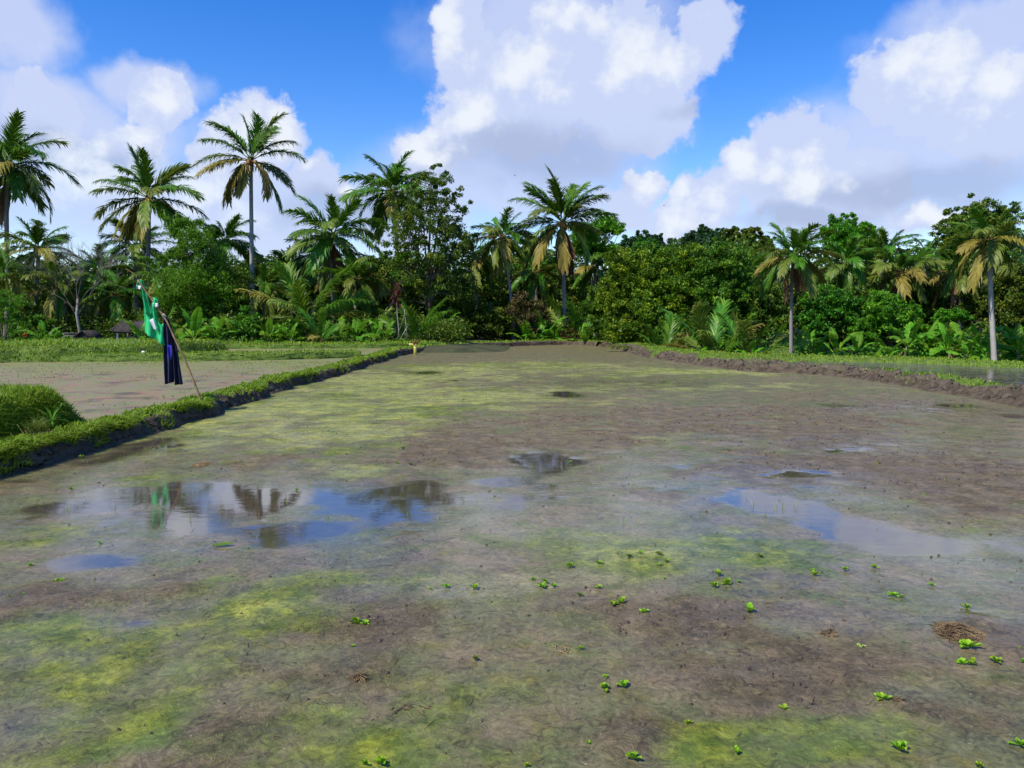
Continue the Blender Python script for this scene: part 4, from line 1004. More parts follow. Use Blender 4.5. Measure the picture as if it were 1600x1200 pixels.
def banana(label, x, Y, z_top, seed, n=8, leaf=1.2, dry=1, fronds=None, stems=1):
    rnd = random.Random(seed); gz = float(ground_height(np.array(x), np.array(Y))) - 0.05
    t_ = thing('banana_plant', (x, Y, gz), label, 'banana plant', 'banana plants in front of the grove')
    h = max(0.35, z_top - gz - leaf * 0.95)
    mb = MB(); q = np.linspace(0, 1, 7)
    tube(mb, np.stack([0.05 * np.sin(q * 3 + seed), 0 * q, q * h], -1), 0.085 * (1.15 - 0.5 * q), 8)
    mb.build('stem', M['stem_green'], t_, smooth=True)
    for i in range(n):
        e = 86 - 72 * ((i + 0.4) / n) + rnd.uniform(-6, 6); ee = min(BL, key=lambda v: abs(v - e))
        o = link('leaf', rnd.choice(BL[ee]), t_); a = i * 2.39996 + seed * 1.7
        o.location = (0.05 * math.cos(a), 0.05 * math.sin(a), h - 0.03 * i); o.rotation_euler = (rnd.uniform(-.2, .2), R(ee - e), a)
        s = leaf * rnd.uniform(0.75, 1.1); o.scale = (s, s, s)
        put_mat(o, M['banana_leaf'])
    for i in range(dry):
        o = link('leaf', rnd.choice(BL[-5]), t_); a = i * 2.2 + seed; o.location = (0.06 * math.cos(a), 0.06 * math.sin(a), h * 0.85); o.rotation_euler = (0, R(35), a)
        s = leaf * 0.8; o.scale = (s, s * 0.6, s); put_mat(o, M['banana_dry']); o['label'] = 'brown dry leaf hanging down'
    return t_


# ================================================================== the grove, from one end to the other
# tall coconut palms
palm('tall coconut palm at the photo edge with drooping blue green fronds, above a smaller palm', (-33.14, 11.52), 52, -33.67, 4.30, 3, n=22, rad=0.17, low=-45, gold=0.1, nuts=6, bow=0.1, dead=2)
palm('broad crowned coconut palm with orange nuts rising behind the leaning clothes pole', (-23.15, 9.14), 50, -23.44, 3.56, 5, rad=0.17, low=-48, gold=0.3, nuts=9, bow=0.15,
     fronds=[(180,62,.95,None),(120,66,1.0,'frond_green'),(180,84,.9,'frond_green'),(20,70,1.0,'frond_green'),(270,68,.95,'frond_green'),(300,20,.9,'frond_olive'),(10,58,.95,'frond_olive'),(40,52,.9,'frond_green'),(150,45,1.1,'frond_green'),(185,22,1.02,'frond_olive'),(205,34,.9,'frond_green'),(330,30,.8,'frond_green'),(350,26,1.12,'frond_green'),(5,-2,1.1,'frond_green'),
             (175,2,1.1,'frond_olive'),(195,-20,1.05,'frond_olive'),(215,-38,1.0,'frond_gold'),(240,-52,.9,'frond_gold'),(268,-30,.9,'frond_olive'),(285,-50,.9,'frond_gold'),(310,-30,1,'frond_green'),(335,-36,1.05,'frond_green'),(90,10,1,None),(60,-20,1,None),(130,-10,1,None),(110,40,1,None),(30,-40,1,None),(155,-50,.9,'frond_gold')])
palm('tallest slim coconut palm standing free against the sky with golden lower fronds', (-17.15, 11.85), 52, -17.37, 3.70, 8, rad=0.165, nuts=4, bow=0.05, bark='pale_bark',
     fronds=[(180,84,.95,'frond_green'),(10,78,.85,'frond_green'),(190,62,1.0,'frond_green'),(265,70,.95,'frond_green'),(80,62,1.0,'frond_green'),(150,66,.95,'frond_green'),(10,68,1.02,'frond_olive'),(340,54,.8,'frond_green'),(20,46,.9,'frond_green'),(178,40,1.0,'frond_green'),(100,50,.9,'frond_green'),(0,24,1.0,'frond_green'),
             (190,14,1.02,'frond_olive'),(172,6,.9,'frond_gold'),(215,-6,1.0,'frond_gold'),(238,-42,.95,'frond_gold'),(200,-50,1.05,'frond_gold'),(255,-60,.7,'frond_dead'),(285,-66,.75,'frond_gold'),(330,-30,1.0,'frond_gold'),(355,-46,1.1,'frond_green'),(5,-22,.95,'frond_olive'),(60,0,1,None),(120,-5,1,None)])
palm('small pale palm with tufted upright spear beneath the tall palm at the edge', (-27.96, 5.58), 46, -28.22, 2.74, 12, n=18, rad=0.13, low=-35, gold=0.35)
palm('dark half hidden palm just below the broad crowned palm with orange nuts', (-26.84, 6.62), 56, -27.04, 3.06, 14, n=18, rad=0.2, low=-40, gold=0.05)
palm('bushy palm with curled fronds between the feathery tree and the tallest palm', (-19.86, 6.88), 54, -20.27, 2.86, 17, n=20, rad=0.2, low=-40, gold=0.1, dead=1)
palm('wide low palm with cream golden hanging fronds right of the tallest slim palm', (-11.44, 6.73), 50, -11.41, 3.64, 21, n=24, rad=0.15, low=-56, gold=0.5, dead=2)
palm('palm leaning behind the wide low palm with only its trunk and a few fronds clear', (-13.75, 6.17), 56, -12.50, 2.87, 23, n=14, rad=0.15, low=-30, gold=0.2)
palm('tall palm half covered by the big dark broadleaf tree, fronds out to one side', (-8.47, 10.49), 56, -8.24, 3.98, 26, n=24, rad=0.17, low=-50, gold=0.15)
palm('low palm with long olive fronds at the foot of the big dark broadleaf tree', (-7.87, 4.46), 50, -7.77, 2.98, 29, n=20, rad=0.14, low=-60, gold=0.5)
palm('slender palm with a curved leaning trunk between the dark tree and the brown skirted palm', (-0.64, 6.93), 52, 0.13, 2.92, 33, n=22, rad=0.12, low=-60, gold=0.45, dead=1, bow=0.5)
palm('large palm with dead brown skirt round its trunk in the middle of the grove', (3.35, 7.86), 52, 3.53, 3.70, 37, rad=0.15, nuts=7, dead=7, bow=0.05,
     fronds=[(190,82,1.0,'frond_green'),(350,74,.92,'frond_green'),(200,70,.95,'frond_green'),(265,66,.95,'frond_green'),(75,64,1.0,'frond_green'),(320,48,.9,'frond_green'),(230,30,.9,'frond_olive'),(40,8,1.0,'frond_green'),(175,64,1.0,'frond_green'),(150,58,.9,'frond_green'),(12,60,1.02,'frond_green'),(355,50,.95,'frond_olive'),(180,42,1.05,'frond_green'),(20,36,.8,'frond_green'),(300,40,.7,'frond_olive'),(0,22,1.0,'frond_green'),
             (185,14,.95,'frond_olive'),(170,4,.9,'frond_olive'),(205,-14,1.05,'frond_olive'),(225,-34,1.1,'frond_gold'),(190,-34,1.1,'frond_olive'),(250,-52,1.0,'frond_gold'),(345,-4,.95,'frond_gold'),(325,-30,1.0,'frond_green'),(0,-40,1,'frond_olive'),(60,10,1,None),(110,0,1,None),(140,-30,1,None)])
palm('stocky palm hidden in the shade behind the leaning slender palm', (-2.75, 6.14), 58, -2.49, 2.88, 39, n=16, rad=0.15, low=-50, gold=0.3)
palm('single palm with straight grey trunk standing on the bank in front of dark trees', (11.55, 4.11), 32, 11.56, 2.06, 44, n=24, rad=0.082, low=-50, gold=0.5, dead=3)
palm('palm with one bright orange dead frond beside the straight grey trunked palm', (19.14, 4.69), 45, 19.87, 2.53, 45, n=22, rad=0.12, low=-40, gold=0.25, dead=3, deadmat='frond_orange')
palm('pale green palm with level spreading fronds in the middle of the palm group', (21.87, 4.12), 44, 22.08, 2.69, 48, n=22, rad=0.11, low=-35, gold=0.4, dead=1)
palm('spiky topped palm rising behind the palm with level spreading fronds', (24.89, 6.09), 52, 24.94, 2.41, 51, n=18, rad=0.13, low=-30, gold=0.1)
palm('shaded palm with hanging golden fronds beneath the tall pale trunked palm', (24.47, 4.13), 43, 24.75, 2.13, 54, n=20, rad=0.10, low=-60, gold=0.5, dead=2)
palm('tall palm with smooth pale bluish trunk and heavy golden brown fronds near the edge', (18.67, 4.63), 30.5, 19.09, 2.07, 57, n=24, rad=0.108, low=-56, gold=0.5, dead=2, bark='pale_bark', bow=0.1)
palm('palm cut off by the photo edge beside the pale trunked palm', (28.06, 4.28), 42, 28.48, 2.64, 60, n=20, rad=0.13, low=-45, gold=0.3)
palm('dim low palm among tangled branches of the bare tree', (-25.83, 2.68), 47, -25.88, 2.33, 63, n=16, rad=0.12, low=-45, gold=0.25)
palm('dim low palm with dark trunk above the thatched hut', (-23.41, 2.96), 46, -23.66, 2.21, 66, n=16, rad=0.14, low=-50, gold=0.25)
palm('low bushy palm at the photo edge in front of the tallest trunks', (-28.59, 3.97), 44, -28.74, 2.26, 69, n=16, rad=0.13, low=-50, gold=0.3)
palm('palm seen dimly deep in shade behind the brown skirted palm', (6.39, 5.42), 60, 6.55, 2.98, 72, n=16, rad=0.14, low=-40, gold=0.3)
palm('thin palm rising from the shrubs between the two low palms beyond the far ridge', (-15.85, 4.71), 56, -15.84, 2.69, 75, n=14, rad=0.12, low=-20, gold=0.1)

palm('low leaning palm with tattered fronds left of the bare tree branches', (-26.32, 3.44), 45, -26.64, 2.31, 170, n=16, rad=0.12, low=-55, gold=0.35)
palm('low dark palm between the nut bearing palm trunk and the feathery tree', (-22.19, 4.32), 49, -22.45, 2.51, 171, n=16, rad=0.12, low=-55, gold=0.2)
palm('low palm with arching pale fronds close behind the tallest palm trunk', (-15.30, 3.41), 48, -15.28, 2.46, 172, n=16, rad=0.12, low=-50, gold=0.3)
palm('small palm with hanging olive fronds in the gap before the dark broadleaf tree', (-9.61, 3.96), 48, -9.61, 2.54, 173, n=17, rad=0.12, low=-60, gold=0.4)
palm('low palm with dim fronds between bare tree and the two short trunks', (-27.63, 4.70), 52, -27.78, 2.58, 174, n=16, rad=0.13, low=-45, gold=0.15)
palm('low palm in shadow between leaning slender trunk and brown skirted trunk', (1.75, 4.94), 56, 1.76, 2.78, 175, n=16, rad=0.12, low=-50, gold=0.3)
palm('palm with short visible trunk behind the two golden palms near the edge', (26.70, 5.39), 50, 26.96, 2.40, 176, n=16, rad=0.12, low=-45, gold=0.3)

# young coconut palms standing low along the banks
young_palm('young palm with short trunk and tall arching fronds beyond the grassy terrace', -11.61, 44, 4.08, 81, n=13, stem=0.9, gold=0.35)
young_palm('small bright yellow green palm seedling beside the young palm with short trunk', -10.10, 41, 1.63, 82, n=9, gold=0.5)
young_palm('young palm with upright dark paddle fronds by the yellow bamboo spout', -5.08, 41.5, 2.57, 83, n=9, gold=0.15, spread=50)
young_palm('young palm with pale arching fronds in shade between dark tree and leaning palm', -2.36, 52, 2.67, 84, n=9, gold=0.3)
young_palm('large young palm with broad dark fronds at the foot of the brown skirted palm', 3.88, 50.5, 3.43, 85, n=11, gold=0.35, stem=0.3)
young_palm('single golden frond sprout beside the leafy shrub behind the corner of the field', 7.07, 46, 2.66, 86, n=4, gold=1.0, spread=40)
young_palm('first young palm past the bank corner, low with yellowing outer fronds', 7.45, 38, 2.64, 87, n=10, gold=0.5)
young_palm('biggest of the young palms on the bank with brown orange leaf bases', 9.00, 35, 3.04, 88, n=12, gold=0.5, stem=0.35)
young_palm('young palm with golden outer fronds closest to the straight grey trunked palm', 10.29, 34, 2.76, 89, n=11, gold=0.6, stem=0.2)
young_palm('young palm with hanging pale fronds in front of the low olive palm', -8.74, 47, 2.41, 90, n=9, gold=0.5)
young_palm('dark young palm in shade beside the thatched hut', -19.94, 44, 2.11, 92, n=8, gold=0.2)

# broadleaf trees
tree('big dark broadleaf tree with airy pointed crown standing tallest in the middle', 50, -5.46, [(-5.20, 10.22, 1.16), (-4.48, 8.82, 1.49), (-6.51, 8.90, 1.32), (-5.63, 7.21, 2.07), (-4.08, 6.81, 1.41), (-6.86, 6.73, 1.41), (-6.56, 4.58, 1.90), (-4.31, 4.58, 1.99), (-5.43, 2.75, 2.23), (-3.29, 2.75, 1.41), (-3.44, 5.80, 1.08), (-7.40, 2.75, 1.24)], 201, n=15000, size=0.19, mat='leaf_dark', rad=0.2, clump=0.22, shell=0.45, per=70, narrow=0.42, core=0.55)
tree('feathery bright green tree with layered fine leaves behind the leaning clothes pole', 46, -18.94, [(-19.14, 7.13, 0.91), (-18.35, 6.10, 1.29), (-19.66, 5.20, 1.14), (-17.72, 4.61, 1.52), (-19.04, 3.48, 1.75), (-17.20, 3.11, 1.29), (-19.98, 2.66, 1.14), (-18.00, 1.90, 1.52)], 202, n=13000, size=0.15, mat='leaf_bright', rad=0.12, clump=0.35, flat=0.55, per=80, narrow=0.4, shell=0.5)
tree('thin umbrella shaped tree with flat bright crown behind the brown skirted palm', 60, 6.35, [(7.15, 8.82, 1.19), (5.98, 8.05, 1.29), (7.94, 8.24, 0.69), (5.15, 7.13, 1.09), (6.63, 6.79, 1.09)], 203, n=3800, size=0.24, mat='leaf_bright', rad=0.12, clump=0.35, flat=0.4, per=50)
tree('rounded golden green shrub tree at the near end of the leafy mass', 44, 6.37, [(6.21, 4.22, 1.24), (6.69, 2.79, 1.38), (5.79, 2.61, 0.95), (6.53, 1.17, 1.24), (7.40, 3.69, 1.02)], 204, n=9500, size=0.17, mat='leaf_olive', rad=0.1, clump=0.26)
tree('golden green tree with dense small leaves in the middle of the leafy mass', 43, 8.71, [(8.46, 4.51, 1.21), (9.24, 4.34, 1.14), (7.69, 3.92, 1.21), (8.66, 2.94, 1.49), (9.73, 2.59, 1.14), (7.79, 1.88, 1.28), (9.22, 1.18, 1.35)], 205, n=12000, size=0.17, mat='leaf_olive', rad=0.12, clump=0.25)
tree('lighter green leafy tree with rounded top at the far end of the leafy mass', 42, 11.11, [(10.60, 4.69, 1.11), (11.54, 4.11, 1.18), (12.24, 3.59, 1.04), (10.70, 3.25, 1.32), (12.10, 2.39, 1.18), (11.07, 1.70, 1.39), (12.81, 1.53, 0.97)], 206, n=12000, size=0.18, mat='leaf_mid', rad=0.12, clump=0.26)
tree('small round topped tree peeping over the golden green leafy mass', 58, 10.07, [(9.96, 6.71, 0.77), (9.59, 6.14, 0.86), (10.54, 6.05, 0.77)], 207, n=2600, size=0.22, mat='leaf_mid', clump=0.3)
FARG = 'tall trees on the rise behind the grove'
tree('distant blue green vine hung tree beyond the brown skirted palm', 105, 17.36, [(17.17, 11.86, 1.56), (15.46, 11.35, 1.39), (19.06, 11.35, 1.39), (17.62, 9.82, 2.26), (14.61, 9.82, 1.56), (20.27, 10.67, 0.78)], 208, n=6000, size=0.42, mat='leaf_far', rad=0.3, clump=0.22, group=FARG, shell=0.6)
tree('distant dark flat topped tree just right of the vine hung tree', 88, 22.41, [(21.57, 10.63, 1.31), (20.29, 10.06, 1.16), (23.15, 10.63, 1.16), (21.96, 8.99, 2.18), (19.44, 8.99, 1.16)], 209, n=7500, size=0.36, mat='leaf_far', rad=0.3, clump=0.22, flat=0.8, group=FARG)
tree('distant dark spreading tree with bare twigs beside the straight trunked palm', 84, 25.35, [(23.68, 10.35, 1.11), (25.40, 10.08, 1.39), (27.12, 9.81, 0.97), (24.76, 8.32, 2.08), (26.83, 7.97, 1.53)], 210, n=7000, size=0.34, mat='leaf_dark', rad=0.3, clump=0.2, flat=0.8, group=FARG)
tree('low distant tree in the gap between vine hung tree and flat topped tree', 100, 20.84, [(20.45, 10.24, 1.16), (21.69, 9.92, 1.16), (19.65, 9.43, 1.49)], 211, n=3500, size=0.4, mat='leaf_far', rad=0.25, group=FARG)
tree('bright round crowned tree glowing behind the palm with the orange frond', 56, 24.17, [(23.69, 7.71, 1.20), (22.88, 7.16, 0.93), (24.71, 7.34, 1.02), (23.92, 6.30, 1.57), (25.29, 6.44, 0.83)], 312, n=7500, size=0.22, mat='leaf_bright', rad=0.16, clump=0.24)
tree('tall dark round tree standing behind the pale trunked palm', 46, 27.46, [(27.39, 7.32, 1.22), (26.29, 6.76, 1.07), (28.52, 7.13, 0.99), (25.88, 5.84, 0.91), (27.27, 5.84, 1.52), (28.97, 5.84, 1.07)], 213, n=10500, size=0.2, mat='leaf_dark', rad=0.2, clump=0.24)
tree('deep green shrub tree behind the banana plants right of the straight trunked palm', 41, 16.44, [(16.20, 2.27, 0.88), (17.15, 2.14, 0.88), (15.72, 1.36, 0.81), (16.74, 1.13, 1.02), (17.58, 1.26, 0.75)], 214, n=8000, size=0.16, mat='leaf_mid', clump=0.26)
tree('rounded leafy shrub tree with lit pale top beneath the level fronded palm', 39, 19.19, [(19.10, 2.18, 0.84), (18.38, 1.86, 0.77), (19.86, 1.70, 0.77), (18.83, 0.89, 0.97), (19.97, 0.73, 0.77), (17.86, 1.15, 0.77)], 215, n=9500, size=0.16, mat='leaf_bright', clump=0.26)
tree('dark shrub tree filling the gap between orange frond palm and lit shrub tree', 42, 18.93, [(18.84, 2.22, 0.90), (18.54, 1.12, 0.97), (19.46, 1.53, 0.76)], 216, n=6500, size=0.17, mat='leaf_dark', clump=0.26)
tree('small umbrella shaped tree with flat light top among the banana plants', 38, 21.68, [(21.54, 1.79, 0.57), (21.92, 1.72, 0.44), (21.17, 1.60, 0.44)], 217, n=2600, size=0.14, mat='leaf_bright', flat=0.45, rad=0.05)
tree('shaded leafy tree behind banana plants beneath the hanging golden palm fronds', 44, 24.19, [(23.98, 2.25, 1.02), (23.60, 0.98, 1.09), (23.16, 2.79, 0.73)], 218, n=6000, size=0.18, mat='leaf_dark', clump=0.26)
tree('dark leafy tree between the pale trunk and the photo edge', 42, 27.26, [(27.27, 3.08, 1.18), (26.64, 1.88, 1.11), (27.87, 1.53, 1.18), (25.41, 2.22, 0.97)], 219, n=8000, size=0.18, mat='leaf_dark', clump=0.26)
tree('broad shadowy tree behind the leaning slender palm and brown bush', 62, 1.79, [(1.52, 6.56, 1.54), (0.51, 5.05, 1.85), (2.54, 4.79, 1.74), (-1.53, 5.05, 1.54), (3.57, 3.02, 2.05), (0.000, 2.52, 2.05)], 220, n=9500, size=0.26, mat='leaf_dark', rad=0.2)
tree('dark tree filling the space behind the wide low palm', 60, -16.62, [(-17.73, 4.45, 1.49), (-15.77, 3.96, 1.69), (-18.27, 2.49, 1.79), (-13.81, 3.47, 1.59), (-11.83, 3.96, 1.49)], 221, n=8500, size=0.25, mat='leaf_mid', rad=0.16)
tree('dark leafy tree behind the bare tree and dim palms', 58, -33.09, [(-33.58, 4.12, 1.73), (-31.45, 3.88, 1.63), (-35.31, 2.93, 1.73), (-29.56, 3.41, 1.63), (-37.45, 2.93, 1.73)], 222, n=9500, size=0.24, mat='leaf_dark', rad=0.18)
tree('dark leafy tree behind the feathery tree and tallest palm', 60, -20.59, [(-19.93, 4.94, 1.39), (-21.22, 3.22, 1.89), (-19.51, 2.49, 1.79), (-23.20, 2.98, 1.79), (-27.15, 2.98, 1.79)], 223, n=8500, size=0.25, mat='leaf_dark', rad=0.18)
tree('bushy tree with dense shade beneath, right behind the yellow bamboo spout', 52, -4.30, [(-4.72, 1.51, 1.55), (-2.79, 1.30, 1.46), (-6.22, 1.30, 1.29), (-1.07, 1.51, 1.20)], 224, n=8000, size=0.2, mat='leaf_dark', rad=0.1)
tree('leafy tree with open stems by the corner of the field', 47, 6.22, [(5.80, 2.68, 0.93), (5.62, 1.33, 1.01), (4.84, 2.29, 0.78), (6.59, 1.52, 0.93)], 225, n=6000, size=0.17, mat='leaf_mid', rad=0.08, bark='grey_bark')
tree('dark shrub tree behind the biggest of the young palms', 40, 9.59, [(9.41, 0.88, 0.93), (10.57, 0.71, 0.86), (8.59, 0.71, 0.79)], 226, n=6500, size=0.16, mat='leaf_mid', clump=0.28)
tree('dark shrub tree in the shade between golden young palm and straight grey trunk', 42, 13.89, [(13.66, 2.22, 1.04), (14.38, 1.19, 1.04), (13.17, 0.84, 0.90), (14.68, 2.56, 0.83)], 227, n=7500, size=0.17, mat='leaf_dark', clump=0.28)
tree('shadowed tree with drooping leaves behind the yellow seedling palm', 52, -10.32, [(-10.50, 1.51, 1.29), (-9.00, 1.30, 1.29), (-12.01, 1.30, 1.20), (-7.72, 1.51, 1.12)], 228, n=7000, size=0.2, mat='leaf_mid', rad=0.09)

# bushes low in front
bush('low brown bush with withered leaves beside the leaning trunk', 0.99, 50, (0.99, 3.24)[1], 1.49, 231, n=2600, size=0.2, mat='leaf_brown')
bush('twiggy brownish bush on the bank at the foot of the brown skirted palm', 3.77, 49.5, (3.75, 1.36)[1], 1.06, 232, n=1800, size=0.14, mat='leaf_brown')
bush('small dead brown bush between two young palms on the bank', 8.32, 37, (8.30, 1.17)[1], 0.55, 233, n=700, size=0.12, mat='leaf_brown')
bush('green bush with large leaves below the tallest slim palm', -14.40, 43, (-14.36, 1.32)[1], 1.42, 234, n=2200, size=0.22, mat='leaf_mid')
bush('bright leafy bush between the tallest palm and the young palm with trunk', -12.50, 42, (-12.47, 1.36)[1], 1.18, 235, n=2000, size=0.2, mat='leaf_bright')
bush('low bright bush beneath the feathery tree', -15.63, 42, (-15.60, 1.01)[1], 1.18, 236, n=1900, size=0.2, mat='leaf_mid')
bush('leafy bush in front of the brown gabled shelter', -22.02, 37.5, (-21.98, 0.92)[1], 0.87, 237, n=1500, size=0.16, mat='leaf_bright')
bush('bright feathery clump hanging at the photo edge above the red flower', -26.20, 40, (-26.02, 3.24)[1], 0.93, 238, n=2600, size=0.14, mat='leaf_bright', narrow=0.3)
bush('dark bush beside the foot of the tall edge palm', -26.85, 43, (-26.76, 1.53)[1], 1.21, 239, n=2200, size=0.2, mat='leaf_mid')
bush('bush with broad shiny leaves between hut and banana plants', -18.52, 40, (-18.48, 1.04)[1], 0.86, 240, n=1200, size=0.22, mat='leaf_mid')
bush('low bush in shade beneath the dark broadleaf tree', -3.49, 49.6, (-3.48, 1.03)[1], 1.39, 241, n=2000, size=0.2, mat='leaf_dark')
bush('leafy bush at the corner of the field beside the golden sprout', 6.03, 45, (6.01, 1.08)[1], 0.89, 242, n=1500, size=0.16, mat='leaf_mid')
bush('dark low bush between banana plants under the lit shrub tree', 16.79, 35.5, (16.77, 0.72)[1], 0.65, 243, n=1300, size=0.14, mat='leaf_mid')
bush('vivid green bush among the banana plants left of the pale trunk', 18.70, 34, (18.66, 1.04)[1], 0.67, 244, n=1500, size=0.15, mat='leaf_bright')
bush('vivid green bush at the photo edge right of the pale trunk', 21.66, 33.5, (21.64, 0.77)[1], 0.61, 245, n=1400, size=0.14, mat='leaf_bright')
bush('low leafy bush behind the young golden palm on the bank', 10.27, 36, (10.26, 0.50)[1], 0.66, 246, n=1200, size=0.14, mat='leaf_bright')

# banana plants
for (lab, x_, Y_, zt, sd_, nn, lf) in [
    ('bright banana plant with fanned leaves behind the navy trousers', -16.44, 40, (-16.37, 2.06)[1], 301, 8, 1.32),
    ('small banana plant with ragged leaves left of the one behind the trousers', -17.83, 41, (-17.78, 1.36)[1], 302, 6, 1.02),
    ('banana plant nearest the tallest slim palm, partly in shade', -15.43, 43, (-15.38, 1.53)[1], 303, 7, 1.21),
    ('small banana plant right of the yellow palm seedling', -9.31, 42, (-9.29, 1.12)[1], 304, 6, 1.04),
    ('banana plant with upright leaf in front of the shadowed drooping tree', -8.57, 42.5, (-8.55, 1.67)[1], 305, 8, 1.27),
    ('banana plant with one pinkish dry leaf left of the red leaved stem', -7.50, 42, (-7.49, 0.91)[1], 306, 6, 0.97),
    ('narrow upright banana plant beside the red leaved stem', -6.76, 41.5, (-6.74, 1.46)[1], 307, 6, 1.17),
    ('banana plant at the near end of the bright clump by the brown bush', 0.95, 49.8, (0.94, 1.60)[1], 308, 8, 1.40),
    ('tallest banana plant of the bright clump by the brown skirted palm', 2.13, 49.6, (2.12, 2.01)[1], 309, 8, 1.64),
    ('banana plant closest to the twiggy brownish bush in the bright clump', 2.77, 49.3, (2.76, 1.44)[1], 310, 8, 1.39),
    ('low banana plant filling the front of the bright clump', 1.62, 49.0, (1.62, 1.04)[1], 311, 7, 1.13),
    ('banana plant with upright leaves just left of the straight grey trunk', 12.26, 36, (12.24, 1.19)[1], 312, 8, 1.07),
    ('banana plant with arching leaves just right of the straight grey trunk', 13.69, 36, (13.66, 1.30)[1], 313, 9, 1.19),
    ('small banana plant second to the right of the straight grey trunk', 13.78, 35, (13.76, 0.85)[1], 314, 7, 0.87),
    ('dark upright banana plant in front of the deep green shrub tree', 15.48, 37, (15.44, 1.24)[1], 315, 7, 1.22),
    ('low banana plant with pale leaves at the start of the edge row', 16.05, 33, (16.03, 0.68)[1], 316, 7, 0.71),
    ('tall banana plant with one big upright paddle leaf under the level fronded palm', 17.37, 34, (17.32, 1.66)[1], 317, 8, 1.18),
    ('banana plant with spreading leaves behind the vivid green bush', 18.65, 34.8, (18.60, 1.31)[1], 318, 8, 1.15),
    ('banana plant with drooping brown leaf right of the vivid green bush', 18.61, 33, (18.56, 1.38)[1], 319, 8, 1.09),
    ('banana plant with long arching leaves left of the pale bluish trunk', 19.87, 33, (19.81, 1.38)[1], 320, 9, 1.15),
    ('small banana plant directly beside the pale bluish trunk', 18.79, 32, (18.76, 0.81)[1], 321, 6, 0.79),
    ('banana plant at the photo edge right of the pale bluish trunk', 21.61, 33, (21.55, 1.44)[1], 322, 9, 1.15),
    ('small banana shoot standing on the bank between young palms', 8.92, 33.5, (8.90, 0.99)[1], 323, 4, 0.78),
    ('banana plant in front of the dark space between two palm trunks near the hut', -18.78, 39.5, (-18.74, 1.15)[1], 330, 7, 1.05),
    ('banana plant with wide leaves just left of the tallest slim palm foot', -15.66, 41, (-15.62, 1.47)[1], 331, 8, 1.15),
    ('banana plant in sun right of the tallest slim palm foot', -12.82, 41, (-12.78, 1.33)[1], 332, 8, 1.09),
    ('low banana plant under the arching young palm fronds', -11.55, 40.5, (-11.53, 0.93)[1], 333, 7, 0.94),
    ('banana plant among leafy bushes between edge palms and gabled shelter', -23.84, 39.5, (-23.79, 1.15)[1], 334, 7, 0.98),
    ('banana plant in half shade below the dark broadleaf tree', -4.37, 48, (-4.35, 1.52)[1], 335, 7, 1.43),
    ('bright banana plant past the twiggy bush at the field corner', 4.47, 47, (4.46, 1.29)[1], 336, 7, 1.24),
    ('banana plant with tilted leaves between dark upright banana and edge row', 15.41, 34.5, (15.38, 0.92)[1], 337, 7, 0.86),
    ('tall banana plant standing behind the small one by the pale bluish trunk', 20.26, 35, (20.20, 1.54)[1], 338, 8, 1.22),
    ('banana plant with broad low leaves in front of the long arching one', 19.41, 31.5, (19.38, 0.77)[1], 339, 7, 0.83),
    ('small banana shoot at the foot of the golden young palm', 9.95, 32, (9.94, 0.60)[1], 324, 4, 0.64),
]:
    banana(lab, x_, Y_, zt + 0.28, sd_, nn, lf * 1.32)


# red leaved stem (a tall thin shrub with a hanging tuft of dark red leaves)
def strap_tuft(mb, c, n, length, width, rd, e0=-60, e1=80):
    for i in range(n):
        a = i * 2.4 + rd.random(); e = R(e1 + (e0 - e1) * (i + 0.5) / n)
        q = np.linspace(0, 1, 5); th = e - R(50) * q ** 1.5
        d = np.stack([np.cos(th) * math.cos(a), np.cos(th) * math.sin(a), np.sin(th)], -1)
        P = np.vstack([[0, 0, 0], np.cumsum(d[:-1] * length / 4, axis=0)]) + c
        sd = np.array([-math.sin(a), math.cos(a), 0]) * width * 0.5
        w_ = np.array([0.35, 0.9, 1.0, 0.7, 0.05])[:, None]
        mb.add(np.stack([P - sd * w_, P + sd * w_], 1).reshape(-1, 3), grid_faces(5, 2), np.clip(rd.normal(0.45, 0.2), 0, 1))

rd = np.random.default_rng(77)
x0 = -6.06; zt = (-6.03, 3.15)[1]
gz = float(ground_height(np.array(x0), np.array(41.2)))
rt = thing('red_cordyline', (x0, 41.2, gz), 'tall thin shrub with a tuft of dark red strap leaves before the dark tree', 'shrub')
mb = MB(); tube(mb, [(0, 0, 0), (0.05, 0, 0.8), (-0.03, 0, 1.6), (0.0, 0, zt - gz)], [0.035, 0.03, 0.028, 0.02], 6)
tube(mb, [(0.02, 0, 0.6), (0.28, 0, 1.3), (0.45, 0.1, 2.0)], [0.02, 0.016, 0.01], 5)
mb.build('stem', M['grey_bark'], rt, smooth=True)
mb = MB()
for dz in (0.0, -0.35, -0.7): strap_tuft(mb, np.array([0.0, 0, zt - gz + dz]), 20, 0.62, 0.10, rd, -50, 75)
mb.build('foliage', M['leaf_red'], rt)

# red flower
x0 = -24.19; gz = 0.3
ft = thing('flowering_plant', (x0, 38.5, gz), 'small plant with one vivid red flower at the foot of the edge palms', 'plant')
mb = MB(); tube(mb, [(0, 0, 0), (0.05, 0, 0.4), (0.0, 0, (-24.16, 0.78)[1] - gz)], [0.02, 0.015, 0.01], 5)
for k in range(5):
    leaves(mb, np.random.default_rng(k).normal(0, 0.14, (12, 3)) + np.array([0, 0, 0.25 + 0.08 * k]), 0.14, rd)
mb.build('stem', M['leaf_mid'], ft)
mb = MB(); strap_tuft(mb, np.array([0, 0, (-24.16, 0.78)[1] - gz]), 11, 0.20, 0.15, rd, -10, 80); 
M['red_petal'] = leaf_mat('red_petal', [(0.35, 0.01, 0.03), (0.55, 0.015, 0.05), (0.65, 0.05, 0.08)], 0.3, 0.5, 0.3)
mb.build('flower', M['red_petal'], ft)

